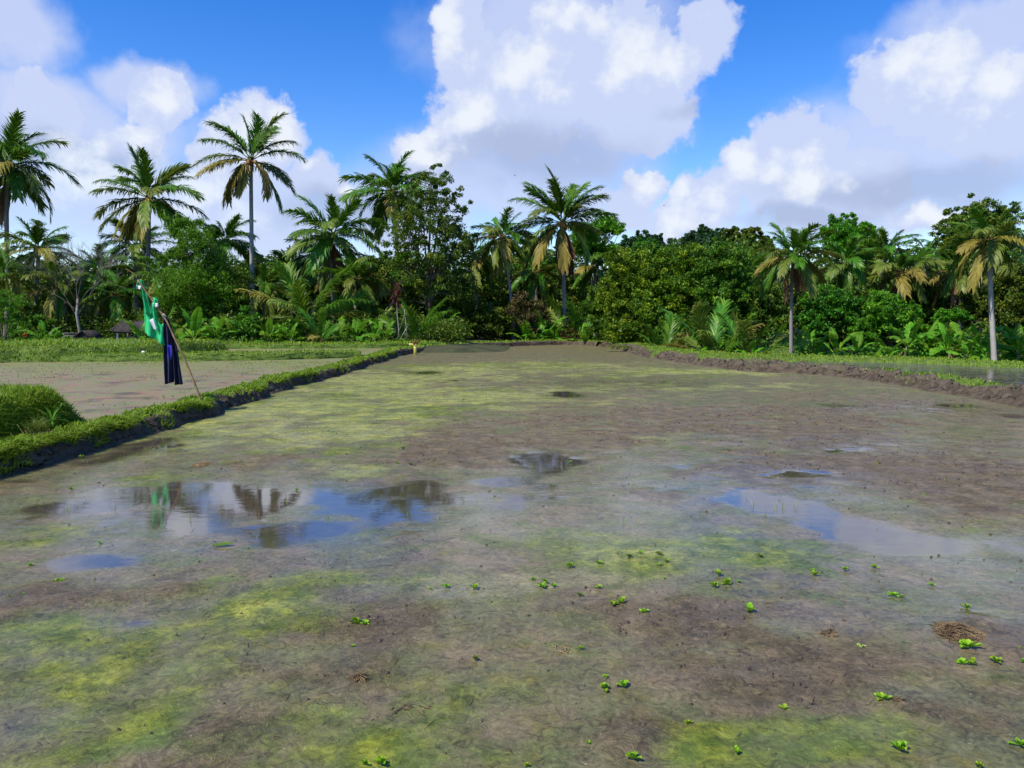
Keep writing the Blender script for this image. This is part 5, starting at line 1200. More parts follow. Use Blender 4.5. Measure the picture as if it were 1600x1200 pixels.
# bare grey tree
def bare_branch(mb, p, d, length, rad, depth, rd):
    q = p + d * length * 0.5 + rd.normal(0, 0.04 * length, 3); e_ = p + d * length + rd.normal(0, 0.06 * length, 3)
    tube(mb, np.stack([p, q, e_]), np.maximum([rad, rad * 0.8, rad * 0.6], 0.0045), 5 if depth > 2 else 3, caps=False)
    if depth == 0: return
    for k in range(3):
        s0 = q + (e_ - q) * rd.uniform(0.0, 1.0)
        nd = unit(d + rd.normal(0, 0.42, 3) * np.array([1, 1, 0.7]) + np.array([0, 0, 0.18]))
        bare_branch(mb, s0, nd, length * rd.uniform(0.5, 0.75), rad * 0.55, depth - 1, rd)
x0 = -24.60; gz = float(ground_height(np.array(x0), np.array(44.0))) - 0.1
bt = thing('bare_tree', (x0, 44.0, gz), 'leafless grey tree with a haze of fine twigs between edge palms and nut bearing palm', 'tree')
mb = MB(); rd = np.random.default_rng(91)
tube(mb, [(0.15, 0, 0), (0.05, 0, 0.9), (-0.05, 0, 1.7), (0.05, 0, 2.6)], [0.10, 0.085, 0.075, 0.06], 8)
mb.build('trunk', M['grey_bark'], bt, smooth=True)
mb = MB()
for k, (a, e) in enumerate([(170, 60), (10, 62), (90, 75), (200, 40), (340, 42), (270, 70), (150, 78), (30, 80)]):
    a, e = R(a), R(e)
    bare_branch(mb, np.array([0.0, 0, 1.5 + 0.14 * k]), np.array([math.cos(a) * math.cos(e), math.sin(a) * math.cos(e), math.sin(e)]), 2.1, 0.020, 4, rd)
M['twig'] = rough_mat('twig', (0.10, 0.09, 0.08), (0.20, 0.185, 0.17), 3.0, 0.3)
mb.build('branches', M['twig'], bt)

# thatched hut and the gabled shelter
x0 = -19.93; hz = 0.28
ht = thing('field_hut', (x0, 40.5, hz), 'open hut with dark sagging thatch roof and pale post behind the green terrace', 'hut')
zr = (-19.86, 1.53)[1] - hz; ze = (-19.88, 1.03)[1] - hz
def roof(mb, x0_, x1_, y0_, y1_, ze_, zr_, inset, th=0.12, seed=0):
    nx, ny = 22, 9; rd_ = np.random.default_rng(seed)
    u = np.linspace(0, 1, nx); v = np.linspace(-1, 1, ny)
    top = np.zeros((nx, ny, 3))
    for j, vv in enumerate(v):
        ins = inset * (1 - abs(vv))
        top[:, j, 0] = x0_ + ins + (x1_ - x0_ - 2 * ins) * u; top[:, j, 1] = (y0_ + y1_) / 2 + vv * (y1_ - y0_) / 2
        top[:, j, 2] = zr_ - (zr_ - ze_) * abs(vv) ** 0.9 - 0.06 * np.sin(np.pi * u) + rd_.normal(0, 0.015, nx)
    bot = top.copy(); bot[:, :, 2] -= th
    n_ = nx * ny; f = grid_faces(nx, ny)
    mb.add(np.vstack([top.reshape(-1, 3), bot.reshape(-1, 3)]), [f, f[:, ::-1] + n_,
        np.array([[i * ny, i * ny + n_, (i + 1) * ny + n_, (i + 1) * ny] for i in range(nx - 1)]), np.array([[(i + 1) * ny - 1, (i + 2) * ny - 1, (i + 2) * ny - 1 + n_, (i + 1) * ny - 1 + n_] for i in range(nx - 1)]),
        np.array([[j, j + 1, j + 1 + n_, j + n_] for j in range(ny - 1)]), np.array([[(nx - 1) * ny + j + 1, (nx - 1) * ny + j, (nx - 1) * ny + j + n_, (nx - 1) * ny + j + 1 + n_] for j in range(ny - 1)])])
mb = MB(); roof(mb, -0.70, 1.1, -0.75, 0.75, ze, zr, 0.35, seed=1); mb.build('roof', M['thatch'], ht)
for (px_, py_) in ((-0.42, -0.55), (0.9, -0.55), (-0.42, 0.55), (0.9, 0.55), (0.5, -0.6)):
    mb = MB(); tube(mb, [(px_, py_, -0.1), (px_ + 0.02, py_, 0.5), (px_, py_, ze + 0.02)], 0.055 if px_ < 0 else 0.035, 7); mb.build('post', M['white'] if px_ < 0 and py_ < 0 else M['old_wood'], ht, smooth=True)
mb = MB()
for k in range(7): box(mb, (0.05 + 0.12 * k, 0.50, 0.34), (0.10, 0.03, 0.68 + 0.04 * ((k * 7) % 3)), 0.02 * (k % 3 - 1))
box(mb, (0.4, -0.1, 0.36), (0.9, 0.9, 0.06)); mb.build('platform', M['old_wood'], ht)

x0 = -21.28
st = thing('gabled_shelter', (x0, 39.0, hz), 'small dark gabled shelter beside a low grey wall near the bare tree', 'shelter')
gw = 0.39; gt = (-21.24, 0.96)[1] - hz
mb = MB(); yb = 0.5
V = [(-gw, -yb, 0), (gw, -yb, 0), (gw * 1.02, -yb, gt * 0.45), (0.0, -yb, gt), (-gw, -yb, gt * 0.62), (-gw, yb, 0), (gw, yb, 0), (gw * 1.02, yb, gt * 0.45), (0.0, yb, gt), (-gw, yb, gt * 0.62)]
mb.add(V, [np.array([[0, 1, 2, 3, 4]]), np.array([[9, 8, 7, 6, 5]]), np.array([[1, 6, 7, 2], [4, 9, 5, 0]])])
mb.build('wall', M['thatch'], st)
mb = MB()
for s, zz in ((-1, 0.62), (1, 0.45)):
    a = np.array([0, 0, gt + 0.03]); b = np.array([s * gw * 1.18, 0, gt * zz - 0.04])
    n_ = unit(np.array([-(b[2] - a[2]), 0, b[0] - a[0]])) * (0.05 if s > 0 else -0.05)
    mb.add([a + [0, -yb - .1, 0], b + [0, -yb - .1, 0], b + [0, yb + .1, 0], a + [0, yb + .1, 0], a + n_ + [0, -yb - .1, 0], b + n_ + [0, -yb - .1, 0], b + n_ + [0, yb + .1, 0], a + n_ + [0, yb + .1, 0]],
           np.array([[0, 1, 2, 3], [7, 6, 5, 4], [0, 4, 5, 1], [1, 5, 6, 2], [2, 6, 7, 3], [3, 7, 4, 0]]))
mb.build('roof', M['thatch'], st)
wl = thing('low_wall', (-22.63, 39.2, hz), 'low weathered grey wall half hidden by leafy bush left of the gabled shelter', 'wall')
mb = MB(); box(mb, (0, 0, 0.28), (1.62, 0.18, 0.56)); mb.build('wall_body', M['old_wall'], wl)
mb = MB(); box(mb, (0, 0, 0.585), (1.69, 0.24, 0.05)); mb.build('coping', M['old_wood'], wl)

# white bag lying on the terrace edge
mb = MB(); n, k = 9, 12; rd = np.random.default_rng(6)
a = np.linspace(0.02, np.pi - 0.02, n); b = np.linspace(0, 2 * np.pi, k, endpoint=False)
V = np.stack([np.sin(a)[:, None] * np.cos(b) * 0.07, np.sin(a)[:, None] * np.sin(b) * 0.06, np.cos(a)[:, None] * 0.04 + 0 * b], -1) * (1 + 0.25 * rd.normal(0, 1.0, (n, k, 1)))
i = np.arange(n - 1)[:, None] * k; j = np.arange(k)[None, :]
mb.add(V.reshape(-1, 3), np.stack([i + j, i + k + j, i + k + (j + 1) % k, i + (j + 1) % k], -1).reshape(-1, 4))
tag(mb.build('plastic_bag', M['white'], smooth=True, loc=(-13.01, 27.3, 0.42)), 'crumpled white plastic bag on the grass of the terrace bank', 'bag')

# yellow bamboo spout at the corner where the banks meet
sx, sy = (-4.44, 34.65)
yt = thing('bamboo_spout', (sx, sy, 0.0), 'cut yellow bamboo water spout standing where the field banks meet', 'bamboo spout')
mb = MB(); tube(mb, [(0.10, 0, -0.1), (0.11, 0, 0.2), (0.10, 0, 0.50)], [0.075, 0.072, 0.07], 10); mb.build('post', M['bamboo_yellow'], yt, smooth=True)
mb = MB(); tube(mb, [(-0.16, 0.0, 0.46), (-0.02, 0, 0.44), (0.13, 0, 0.41)], [0.05, 0.05, 0.048], 10); mb.build('spout', M['bamboo_yellow'], yt, smooth=True)
mb = MB(); leaves(mb, np.random.default_rng(2).normal(0, 1, (50, 3)) * np.array([0.11, 0.08, 0.05]) + np.array([0.12, 0, 0.55]), 0.14, np.random.default_rng(3)); mb.build('straw_cap', M['banana_dry'], yt)

# stakes of thin bamboo leaning by the red leaved stem
kt = thing('leaning_stakes', (-5.88, 40.6, 0.2), 'pair of thin grey stakes leaning crosswise beside the yellow bamboo spout', 'stakes')
mb = MB(); tube(mb, [(-0.15, 0, 0), (0.12, 0.05, 0.5), (0.45, 0.1, 1.1)], 0.02, 5); mb.build('stake', M['grey_bark'], kt)
mb = MB(); tube(mb, [(0.40, 0, 0), (0.34, 0.02, 1.0), (0.26, 0.0, 1.9)], 0.018, 5); mb.build('stake', M['grey_bark'], kt)

# dark undergrowth at the foot of the grove, and the wood behind it that reads as one mass
def mass(name, x0_, x1_, ytop, Yc, n, size, mat, seed, depth, kindx='stuff'):
    rd_ = np.random.default_rng(seed); mb = MB()
    nc = n // 55; cx_ = rd_.uniform(x0_, x1_, nc); cy_ = Yc(cx_) + rd_.uniform(-0.5, 0.5, nc) * depth
    g = ground_height(cx_, cy_); tp = ytop(cx_); cz_ = g + (tp - g) * rd_.random(nc)
    k = rd_.integers(0, nc, n)
    p = np.stack([cx_, cy_, cz_], -1)[k] + unit(rd_.normal(0, 1, (n, 3))) * (0.22 + 2.8 * size * rd_.random(n) ** 0.5)[:, None] * np.array([1, 1, 0.7])
    cv = rd_.normal(0, 0.12, nc); leaves(mb, p, size, rd_, 0.45, np.clip(0.4 + cv[k] + rd_.normal(0, 0.15, n), 0, 1))
    return tag(mb.build(name, M[mat]), kind=kindx)
mass('forest', -62, 60, lambda x: 6.0 + 1.6 * (fbm(x * 0.22, x * 0, 3) - 0.5) * 2 + 1.1 * sstep(-2, 8, x), lambda x: 66 + 0 * x, 150000, 0.42, 'leaf_dark', 401, 6)
mass('undergrowth', -46, -3, lambda x: 1.7 + 1.4 * (fbm(x * 0.5, x * 0, 5) - 0.5), lambda x: 46 + 0 * x, 30000, 0.24, 'leaf_dark', 402, 4)
mass('undergrowth', -4, 6.5, lambda x: 1.8 + 1.2 * (fbm(x * 0.5, x * 0, 6) - 0.5), lambda x: 54.5 - 0.35 * np.maximum(x, 0), 9000, 0.20, 'leaf_dark', 403, 3)
mass('undergrowth', 5.5, 32, lambda x: 0.9 + 1.6 * (fbm(x * 0.5, x * 0, 7) - 0.5), lambda x: 45.5 - 0.30 * (x - 6), 24000, 0.18, 'leaf_dark', 404, 4)
mass('undergrowth', 6.2, 26, lambda x: 0.05 + 0.8 * (fbm(x * 0.7, x * 0, 9) - 0.5), lambda x: 37.5 - 0.30 * (x - 6), 9000, 0.13, 'leaf_bright', 405, 2)
mass('undergrowth', -40, -5, lambda x: 0.36 + 0.4 * (fbm(x * 0.7, x * 0, 10) - 0.5), lambda x: 40.3 + 0 * x, 7000, 0.13, 'leaf_mid', 406, 1.6)

# small birds far up
def bird(label, loc, s, mat):
    mb = MB()
    tube(mb, [(-0.5 * s, 0, 0), (-0.2 * s, 0, 0.02 * s), (0.2 * s, 0, 0.02 * s), (0.45 * s, 0, 0.06 * s), (0.6 * s, 0, 0.03 * s)], [0.02 * s, 0.1 * s, 0.11 * s, 0.06 * s, 0.01 * s], 7)
    for q in (-1, 1):
        mb.add(np.array([(0.2, q * 0.08, 0.04), (-0.15, q * 0.08, 0.04), (-0.05, q * 0.5, 0.2), (0.15, q * 0.5, 0.2), (-0.2, q * 0.95, 0.1)]) * s, [np.array([[0, 1, 2, 3]]), np.array([[3, 2, 4]])])
    tag(mb.build('bird', mat, loc=loc), label, 'bird')
bx_, bz_ = (13.51, 11.65)
bird('tiny white bird flying above the leafy mass beside the small cloud', (bx_, 70, bz_), 0.30, M['white'])
bx_, bz_ = (0.23, 14.28)
bird('tiny dark bird flying above the slender leaning palm', (bx_, 70, bz_), 0.20, M['thatch'])

# ------------------------------------------------------------------ bamboo pole with the clothes hung on it
bx0, by0 = (-5.22, 12.92)
pole_line = catmull([(0.03, 0, 0.14), (-0.10, -0.01, 0.53), (-0.215, -0.02, 0.85), (-0.35, -0.03, 1.18), (-0.51, -0.04, 1.56), (-0.65, -0.05, 1.79), (-0.84, -0.06, 2.07), (-0.95, -0.07, 2.24)], 0.06)      # leans over the second paddy, bending under the load
mb = MB(); P = pole_line + np.array([bx0, by0, 0.0]); base_pt = P[0].copy()
rr = np.linspace(0.021, 0.012, len(P)); rr[::6] *= 1.22
tube(mb, P - base_pt, rr, 8)
s0 = P[-1] - base_pt
for dx, dz in ((-0.19, 0.18), (-0.10, 0.13)): tube(mb, [s0, s0 + [dx * 0.5, 0, dz * 0.7], s0 + [dx, 0, dz]], [0.007, 0.005, 0.003], 5)
tag(mb.build('bamboo_pole', M['bamboo'], smooth=True, loc=base_pt), 'thin brown bamboo pole leaning over the narrow bank with clothes hung on it', 'pole')
CY = by0 - 0.02


def pxz(px, py):      # metres at the pole's distance, from the measured outline
    d = CY
    return ((px - 800) / 1209.0 * d, 1.6 + (498 - py) / 1209.0 * d)


def cloth(mb, left, right, n, depth, seed, folds=3.0, y0=0.0, thick=0.006, var=0.5):
    """hanging cloth: the surface between two edge curves, folded in depth, with thickness"""
    rd_ = np.random.default_rng(seed); L_ = np.asarray(left, float); R_ = np.asarray(right, float); m_ = 22
    def rs(p): 
        s = np.concatenate([[0], np.cumsum(np.linalg.norm(np.diff(p, axis=0), axis=1))]); s /= s[-1]; t_ = np.linspace(0, 1, n)
        return np.stack([np.interp(t_, s, p[:, 0]), np.interp(t_, s, p[:, 1])], -1)
    l, r_ = rs(L_), rs(R_); v = np.linspace(0, 1, m_); u = np.linspace(0, 1, n)
    G_ = np.zeros((n, m_, 3))
    G_[:, :, 0] = l[:, None, 0] * (1 - v) + r_[:, None, 0] * v; G_[:, :, 2] = l[:, None, 1] * (1 - v) + r_[:, None, 1] * v
    ph = rd_.uniform(0, 6)
    G_[:, :, 1] = y0 + depth * (np.sin(folds * 2 * np.pi * v[None, :] + ph + 1.2 * u[:, None]) * (0.35 + 0.65 * u[:, None]) + 0.8 * (fbm(v[None, :] * 4 + 0 * u[:, None], u[:, None] * 5 + 0 * v, seed) - 0.5)) * np.minimum(1, 6 * np.minimum(v, 1 - v) + 0.5)[None, :]
    B_ = G_.copy(); B_[:, :, 1] += thick; nn = n * m_; f = grid_faces(n, m_)
    rim = list(range(0, nn, m_)) + [nn - m_ + k for k in range(1, m_)] + [nn - 1 - m_ * k for k in range(1, n)] + [m_ - 1 - k for k in range(1, m_ - 1)]
    rim = np.array(rim); r2 = np.roll(rim, -1)
    mb.add(np.vstack([G_.reshape(-1, 3), B_.reshape(-1, 3)]), [f, f[:, ::-1] + nn, np.stack([rim, rim + nn, r2 + nn, r2], -1)], var)
    return G_

def C(*pts): return [pxz(*p) for p in pts]
st_ = thing('green_shirt', (0, CY, 0), 'bright green long sleeved shirt with white cuffs hanging from the bamboo pole', 'shirt')
mb = MB(); cloth(mb, C((224,455),(227,475),(227,498),(227,520)), C((229,450),(236,472),(246,498),(257,512),(256,539)), 30, 0.035, 3, 1.6)
cloth(mb, C((228,520),(240,523),(243,530)), C((257,505),(256,525),(257.5,540)), 14, 0.02, 5, 1.0, y0=0.012)
mb.build('body', M['green_cloth'], st_, smooth=True)
mb = MB(); cloth(mb, C((221,438),(219.2,445),(219,451)), C((227,437),(228,445),(226,452)), 10, 0.03, 7, 1.0, y0=-0.03)
cloth(mb, C((223,437),(226,452),(229,476),(230,490)), C((229,440),(232,455),(237,478),(241,492)), 16, 0.03, 8, 1.2, y0=-0.02)
sl1 = mb.build('sleeve', M['green_cloth'], st_, smooth=True)
mb = MB(); cloth(mb, C((219.2,446.5),(219,452)), C((227.2,447.5),(226.6,453)), 5, 0.012, 9, 1.0, y0=-0.042); mb.build('cuff', M['white_cloth'], sl1, smooth=True)
mb = MB(); cloth(mb, C((243,466),(240,476),(243,500),(249,515)), C((248,464),(247,478),(250,500),(254,518)), 16, 0.03, 11, 1.2, y0=-0.03)
cloth(mb, C((244,465),(244,475)), C((251,468),(252,480)), 9, 0.02, 12, 1.0, y0=-0.045)
sl2 = mb.build('sleeve', M['green_cloth'], st_, smooth=True)
mb = MB(); cloth(mb, C((244.6,474),(245.4,480)), C((252,474),(252.6,480)), 5, 0.012, 13, 1.0, y0=-0.062); mb.build('cuff', M['white_cloth'], sl2, smooth=True)
mb = MB(); cloth(mb, C((238,500),(244,515)), C((243.5,497.5),(249,516)), 8, 0.01, 14, 1.0, y0=-0.052); mb.build('patch', M['white_cloth'], st_, smooth=True)

tr_ = thing('navy_trousers', (0, CY, 0), 'dark navy long trousers with a blue stripe hanging upright from the bamboo pole', 'trousers')
mb = MB()
cloth(mb, C((257,497),(256,515),(254.5,560),(255,601)), C((261,497),(267,520),(271,560),(268.5,597)), 34, 0.05, 21, 1.5, y0=0.02); mb.build('leg', M['navy_cloth'], tr_, smooth=True)
mb = MB()
cloth(mb, C((259,497),(264,520),(268,560),(269,602)), C((263.5,498),(273,526),(277,560),(281.5,601)), 34, 0.05, 22, 1.5, y0=0.055); mb.build('leg', M['navy_cloth'], tr_, smooth=True)
mb = MB()
cloth(mb, C((263.5,538),(264,548),(266,562)), C((270,540),(271,550),(269.5,561)), 8, 0.02, 23, 1.0, y0=-0.045); mb.build('stripe', M['blue_cloth'], tr_, smooth=True)
mb = MB()
cloth(mb, C((255.5,495.5),(256.5,500)), C((264,494.5),(265,500.5)), 6, 0.02, 24, 1.0, y0=-0.02); wb_ = mb.build('waistband', M['navy_cloth'], tr_, smooth=True)
tk_ = tag(None if False else (lambda mb_: (tube(mb_, [pxz_ for pxz_ in [(pxz(257,494)[0], -0.03, pxz(257,494)[1]), (pxz(259.5,491)[0], -0.04, pxz(259.5,491)[1]), (pxz(261,494)[0], -0.02, pxz(261,494)[1]), (pxz(258,496)[0], 0.03, pxz(258,496)[1])]], 0.012, 5), mb_.build('tie', M['white_cloth'], tr_, smooth=True))[1])(MB()))

# ------------------------------------------------------------------ floating water lettuces
def lettuce_mesh(seed, n=8, cup=0.6):
    """rosette of ribbed wedge shaped leaves, the inner ones upright and the outer ones spread on the water"""
    rd_ = np.random.default_rng(seed); mb = MB()
    for i in range(n):
        a = i * 2.39996 + rd_.uniform(-.35, .35); f = (i + 0.5) / n; L_ = (0.34 + 0.22 * f) * rd_.uniform(0.75, 1.2); e = R(80 - 74 * f * cup + rd_.uniform(-10, 10))
        q = np.linspace(0, 1, 7); w_ = 0.155 * np.array([0.22, 0.42, 0.66, 0.90, 1.05, 1.0, 0.62]) * rd_.uniform(0.8, 1.2)
        th = e - R(34) * q ** 1.5
        d = np.stack([np.cos(th), 0 * th, np.sin(th)], -1); P = np.vstack([[0.02, 0, 0], np.cumsum(d[:-1] * L_ / 6, axis=0) + [0.02, 0, 0]])
        N = np.stack([-np.sin(th), 0 * th, np.cos(th)], -1); G_ = []
        for v in np.linspace(-1, 1, 7):
            wav = 0.030 * math.sin(v * 8 + i)
            G_.append(P + np.array([0, 1.0, 0]) * (v * w_)[:, None] + N * (0.11 * v * v * q + wav * q)[:, None] - d * (0.10 * v * v * q * L_)[:, None])
        G_ = np.stack(G_, 1); ca, sa = math.cos(a), math.sin(a)
        V = G_.reshape(-1, 3) @ np.array([[ca, sa, 0], [-sa, ca, 0], [0, 0, 1]]); V[:, 2] = np.maximum(V[:, 2], 0.004 + 0.01 * f)
        mb.add(V, grid_faces(7, 7), np.repeat(np.clip(0.22 + 0.30 * q + rd_.normal(0, 0.16), 0, 1), 7))
    return mb.mesh('water_lettuce', M['lettuce'], smooth=True)

LM = [lettuce_mesh(600 + k, n, cup) for k, (n, cup) in enumerate([(9, .8), (8, .95), (7, .7), (10, .85), (6, 1.0), (5, .6)])]
LMP = [lettuce_mesh(650, 5, .7)]
LG = 'water lettuces floating on the field'
rnd = random.Random(4)
LETTUCES = [
    ((-2.75, 4.57, 0.064), 'plump lettuce alone on the far side mud, between the big pool and the narrow bank'),
    ((-2.87, 4.31, 0.043), 'small lettuce at the photo edge next to its slightly smaller twin'),
    ((-2.83, 4.36, 0.032), 'small lettuce just right of the one at the photo edge'),
    ((-3.13, 4.91, 0.037), 'yellowish small lettuce below the pale edge pool'),
    ((-2.94, 5.40, 0.036), 'tiny lettuce on a mud crumb patch below the big pool'),
    ((-4.96, 8.80, 0.073), 'flat lettuce in brown water close under the narrow bank'),
    ((-4.12, 7.13, 0.047), 'tiny flat lettuce in the greenish shallows near the bank'),
    ((-2.01, 7.13, 0.041), 'tiny lettuce by the reflected palm crown'),
    ((-0.82, 3.94, 0.062), 'double headed lettuce sitting on brown mud, its larger rosette'),
    ((-0.77, 3.93, 0.046), 'smaller rosette joined to the double headed lettuce on brown mud'),
    ((-0.78, 3.66, 0.024), 'little lettuce below the double headed one on brown mud'),
    ((-0.22, 4.47, 0.063), 'compact squarish lettuce in the pale dried algae streak'),
    ((-0.39, 4.50, 0.045), 'blue green lettuce a step left of the compact squarish one'),
    ((-0.48, 4.46, 0.026), 'tiny yellow lettuce farthest out left of the pale streak'),
    ((0.38, 4.87, 0.060), 'lettuce at the top edge of the pale streak under the green algae'),
    ((0.57, 4.95, 0.045), 'flat small lettuce on the green algae band'),
    ((0.18, 4.50, 0.067), 'larger rosette of the lettuce group at the end of the pale streak'),
    ((0.20, 4.58, 0.045), 'upright rosette standing behind the group at the end of the pale streak'),
    ((0.25, 4.51, 0.045), 'ragged yellow rosette on the far side of the group in the pale streak'),
    ((0.13, 4.63, 0.034), 'small flat lettuce just above the pale streak group'),
    ((0.39, 4.36, 0.040), 'dull flat lettuce between the pale streak group and the big curled lettuce'),
    ((0.52, 4.49, 0.037), 'small upright lettuce above the big curled lettuce'),
    ((0.57, 4.21, 0.066), 'left half of the big curled lettuce on dark mud'),
    ((0.62, 4.24, 0.063), 'taller cupped half of the big curled lettuce on dark mud'),
    ((0.72, 4.09, 0.054), 'star shaped lettuce right beside the big curled one'),
    ((0.79, 5.09, 0.051), 'olive flat lettuce on the algae, left of a bluish one'),
    ((0.88, 5.17, 0.039), 'bluish small lettuce at the top of the algae band'),
    ((1.00, 5.14, 0.043), 'yellowish flat lettuce past the bluish one on the algae'),
    ((0.96, 4.91, 0.041), 'left one of a touching pair on the algae edge'),
    ((1.02, 4.98, 0.041), 'right one of a touching pair on the algae edge'),
    ((0.94, 4.65, 0.023), 'tiny yellow lettuce beneath the touching pair'),
    ((0.40, 3.23, 0.056), 'dark green lettuce of three cupped leaves next to a yellow one'),
    ((0.49, 3.25, 0.054), 'yellow lettuce with one tall upright leaf'),
    ((0.42, 3.34, 0.022), 'pale scrap of lettuce behind the dark green cupped one'),
    ((0.33, 3.63, 0.033), 'small lettuce beside a twist of straw in mid field'),
    ((-0.17, 3.51, 0.038), 'dull olive lettuce sinking among weed strands'),
    ((0.44, 2.69, 0.053), 'round leaved lettuce at the bottom edge beside a long straw'),
    ((-0.53, 2.66, 0.031), 'left lettuce of a pair at the bottom edge'),
    ((-0.47, 2.66, 0.046), 'wider lettuce of a pair at the bottom edge'),
    ((0.055, 2.65, 0.020), 'scrap of lettuce cut by the bottom edge'),
    ((0.29, 2.79, 0.025), 'single curled yellow leaf lettuce above the bottom edge'),
    ((1.29, 4.71, 0.066), 'top rosette of the lettuce cluster by the algae, roundest of four'),
    ((1.21, 4.51, 0.052), 'lowest flat rosette of the cluster of four by the algae'),
    ((1.30, 4.56, 0.072), 'widest rosette of the cluster of four by the algae'),
    ((1.38, 4.58, 0.034), 'smallest rosette at the end of the cluster of four by the algae'),
    ((1.67, 5.09, 0.046), 'flat dull lettuce below the second algae patch'),
    ((1.91, 4.80, 0.036), 'small upper leaf tuft of the lettuce on reddish mud'),
    ((1.89, 4.71, 0.055), 'lettuce on reddish mud with a dark hollow beside it'),
    ((2.12, 4.81, 0.048), 'spiky small lettuce between reddish mud and blue pool'),
    ((2.33, 4.86, 0.048), 'spiky small lettuce at the lower edge of the blue pool'),
    ((2.52, 4.53, 0.037), 'lone small lettuce in bluish shallows past the blue pool'),
    ((2.21, 4.36, 0.054), 'round yellow lettuce touching a smaller one in the shallows'),
    ((2.24, 4.33, 0.036), 'smaller lettuce touching the round yellow one in the shallows'),
    ((1.30, 4.11, 0.088), 'biggest dense bright lettuce on plain mud in mid field'),
    ((1.69, 3.63, 0.054), 'pale bleached lettuce with upright cream leaves'),
    ((2.52, 4.17, 0.048), 'lettuce just above the straw heap'),
    ((2.45, 4.05, 0.023), 'leaf scrap between a lettuce and the straw heap'),
    ((2.23, 3.65, 0.075), 'wide lettuce just below the straw heap'),
    ((2.09, 3.47, 0.063), 'left rosette of the long lettuce below the straw heap'),
    ((2.13, 3.46, 0.057), 'right rosette of the long lettuce below the straw heap'),
    ((2.26, 3.49, 0.055), 'lettuce with one orange withered leaf right of the straw heap'),
    ((2.44, 3.61, 0.045), 'lettuce near the photo edge level with the straw heap foot'),
    ((2.39, 3.49, 0.035), 'lettuce cut off by the photo edge below its neighbour'),
    ((1.56, 3.13, 0.054), 'pointed lettuce with white veins beside a withered twig'),
    ((1.12, 3.05, 0.040), 'half upright lettuce over a withered base in brown water'),
    ((0.83, 2.73, 0.038), 'small dark lettuce with two round leaves at the algae patch edge'),
    ((1.44, 2.75, 0.061), 'four leaved glossy lettuce on the bright algae patch'),
    ((1.91, 2.78, 0.055), 'yellow lettuce cut off by the photo edge near the bottom corner'),
    ((1.67, 2.64, 0.033), 'lettuce sliver at the bottom edge near the corner'),
    ((0.70, 2.94, 0.027), 'torn lettuce scrap with stray straws on dark mud'),
    ((3.89, 6.70, 0.044), 'lone far lettuce on purplish mud beyond the blue pool'),
    ((-1.34, 9.41, 0.070), 'far olive lettuce on the bare mud strip'),
    ((-1.27, 8.45, 0.049), 'far small lettuce near its darker neighbours on the mud strip'),
    ((0.65, 8.52, 0.049), 'tiny lettuce on the reflected crown of the middle palm'),
    ((-1.11, 8.37, 0.042), 'far dark scrap of lettuce next to a brighter one on the mud strip'),
]
for k, ((lx, ly, ls), lab) in enumerate(LETTUCES):
    pale_ = 'bleached' in lab
    o = link('water_lettuce', LMP[0] if pale_ else LM[(k * 7) % len(LM)])
    o.location = (lx, ly, 0.004); s = ls * 1.25; o.scale = (s, s, s * rnd.uniform(0.8, 1.1)); o.rotation_euler = (rnd.uniform(-.12, .12), rnd.uniform(-.12, .12), rnd.uniform(0, 6.28))
    if pale_: put_mat(o, M['lettuce_pale'])
    elif any(w_ in lab for w_ in ('dull', 'olive', 'sinking', 'yellowish flat', 'dark scrap')): put_mat(o, M['frond_olive'])
    tag(o, lab, 'water lettuce', LG)

# withered bits: straw heap, clod, dry tuft, twig
def straw_heap(name, label, c, rx, ry, h, n, seed, length, core=True, mat='straw', cat='straw heap'):
    rd_ = np.random.default_rng(seed); mb = MB()
    if core:
        xs = np.linspace(-1, 1, 26); X, Y = np.meshgrid(xs, xs, indexing='ij'); d = np.sqrt(X * X + Y * Y)
        Z = h * 0.8 * sstep(1.0, 0.1, d + 0.35 * (fbm(X * 2 + 9, Y * 2, seed) - 0.5)) + 0.25 * h * (fbm(X * 7, Y * 7, seed) - 0.5) - 0.01
        mb.add(np.stack([X * rx, Y * ry, Z], -1), grid_faces(26, 26))
    for i in range(n):
        a = rd_.uniform(0, 6.28); r_ = rd_.random() ** 0.6; p = np.array([math.cos(a) * r_ * rx, math.sin(a) * r_ * ry, h * (1 - r_) * rd_.uniform(0.4, 1.1) + 0.004])
        f = rd_.uniform(0, 6.28); l = length * rd_.uniform(0.4, 1.3); d = np.array([math.cos(f), math.sin(f), rd_.normal(0, 0.25)]) * l * 0.5
        tube(mb, np.stack([p - d, p + [0, 0, l * 0.08], p + d * np.array([1, 1, -0.6])]), [0.0016, 0.0022, 0.0012], 4, caps=False)
    tag(mb.build(name, M[mat], loc=(c[0], c[1], 0.0)), label, cat)
sx, sy, ss = (2.28, 3.82, 0.22)
straw_heap('straw_heap', 'low brown heap of rotting straw rising from the shallow water', (sx, sy), ss * 0.5, ss * 0.62, 0.045, 420, 1, 0.06)
sx, sy, ss = (1.61, 3.80, 0.082)
straw_heap('mud_clod', 'small brown clod of roots and mud alone in the shallows left of the straw heap', (sx, sy), ss * 0.5, ss * 0.5, 0.035, 40, 2, 0.05, cat='clod')
sx, sy, ss = (-0.68, 3.31, 0.060)
straw_heap('dry_tuft', 'reddish brown dry tuft of roots lying on brown mud', (sx, sy), ss * 0.5, ss * 0.5, 0.04, 60, 3, 0.06, cat='dry tuft')
sx, sy, ss = (1.61, 3.11, 0.036)
straw_heap('dry_twig', 'withered twiggy scrap right beside the pointed lettuce', (sx, sy), ss * 0.5, ss * 0.5, 0.03, 24, 4, 0.05, core=False, cat='twig')
sx, sy, ss = (0.26, 3.63, 0.12)
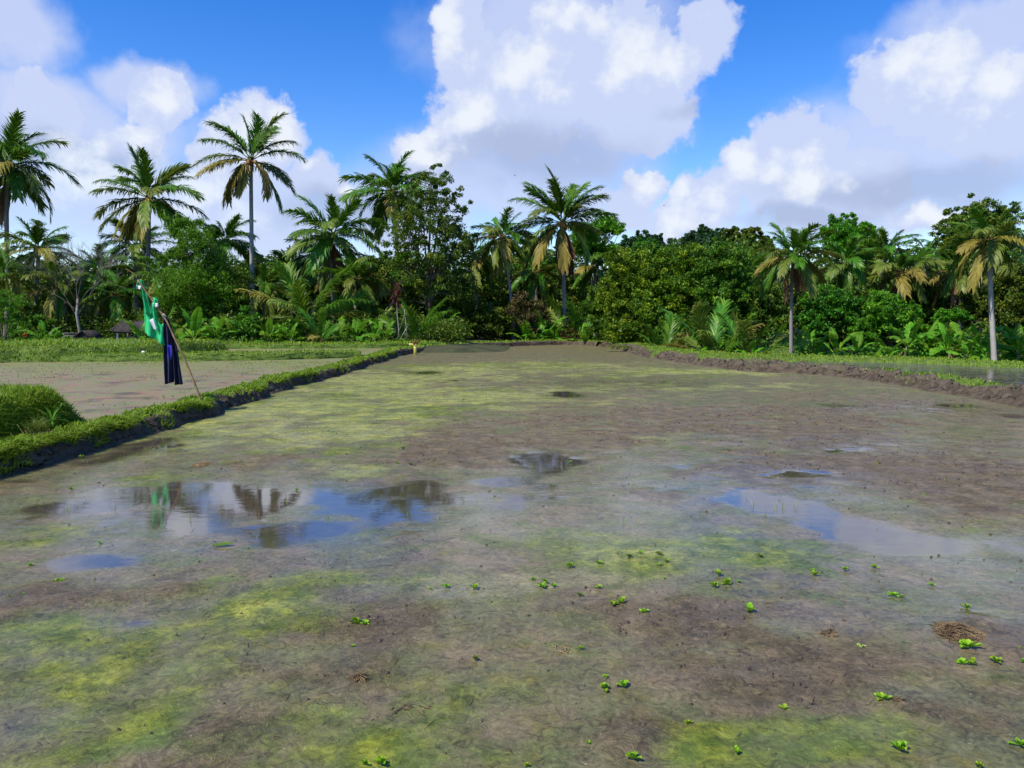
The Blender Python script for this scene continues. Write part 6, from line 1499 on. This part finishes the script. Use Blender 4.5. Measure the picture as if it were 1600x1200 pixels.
straw_heap('straw_wisp', 'thin wisp of pale straw left of a small lettuce in mid field', (sx, sy), ss * 0.5, ss * 0.4, 0.008, 12, 5, 0.06, core=False, mat='bamboo', cat='straw')
sx, sy, ss = (-3.41, 8.37, 0.15)
straw_heap('straw_patch', 'small patch of orange straw on green shallows between bank and big pool', (sx, sy), ss * 0.6, ss * 0.9, 0.02, 60, 6, 0.12, core=False, mat='bamboo', cat='straw')
sx, sy, ss = (-0.42, 3.06, 0.10)
straw_heap('root_shred', 'flat shred of reddish roots lying over green algae', (sx, sy), ss * 0.8, ss * 0.5, 0.006, 16, 7, 0.05, core=False, cat='roots')
# floating leaf
mb = MB(); q = np.linspace(0, 1, 7); w_ = np.sin(np.pi * q) ** 0.8 * 0.035
lx, ly = (-2.04, 5.34)
V = np.stack([np.stack([q * 0.14 - 0.07, -w_, 0.012 + 0.01 * q], -1), np.stack([q * 0.14 - 0.07, 0 * w_, 0.006 + 0.012 * q], -1), np.stack([q * 0.14 - 0.07, w_, 0.014 + 0.01 * q], -1)], 1)
mb.add(V.reshape(-1, 3), grid_faces(7, 3)); o = mb.build('fallen_leaf', M['leaf_olive'], loc=(lx, ly, 0.0)); o.rotation_euler = (0, 0, 0.15)
tag(o, 'single dark olive leaf floating below the big pool', 'leaf')

# spiky plant and tuft on the near mound
tx, ty = (-5.41, 9.05)
pt = thing('spiky_plant', (tx, ty - 0.02, 0.40), 'small plant with a fan of narrow bright leaves growing from the grassy mound', 'plant')
mb = MB(); strap_tuft(mb, np.array([0, 0, 0.0]), 16, 0.22, 0.018, np.random.default_rng(5), 0, 80); mb.build('foliage', M['leaf_bright'], pt)
tx, ty = (-5.48, 8.85)
pt = thing('grass_tuft', (tx, ty, 0.26), 'pale yellow tuft of grass with a brown base at the foot of the mound', 'grass tuft')
mb = MB(); gr_ = np.random.default_rng(12); c_ = gr_.normal(0, 0.04, (260, 3)) * np.array([1, 1, 0]); blades(mb, c_, 0.26, 0.007, 0.8, gr_); mb.build('foliage', M['frond_olive'], pt)
mb = MB(); c_ = gr_.normal(0, 0.07, (160, 3)) * np.array([1, 1, 0]); blades(mb, c_, 0.10, 0.009, 1.2, gr_); mb.build('dry_base', M['straw'], pt)
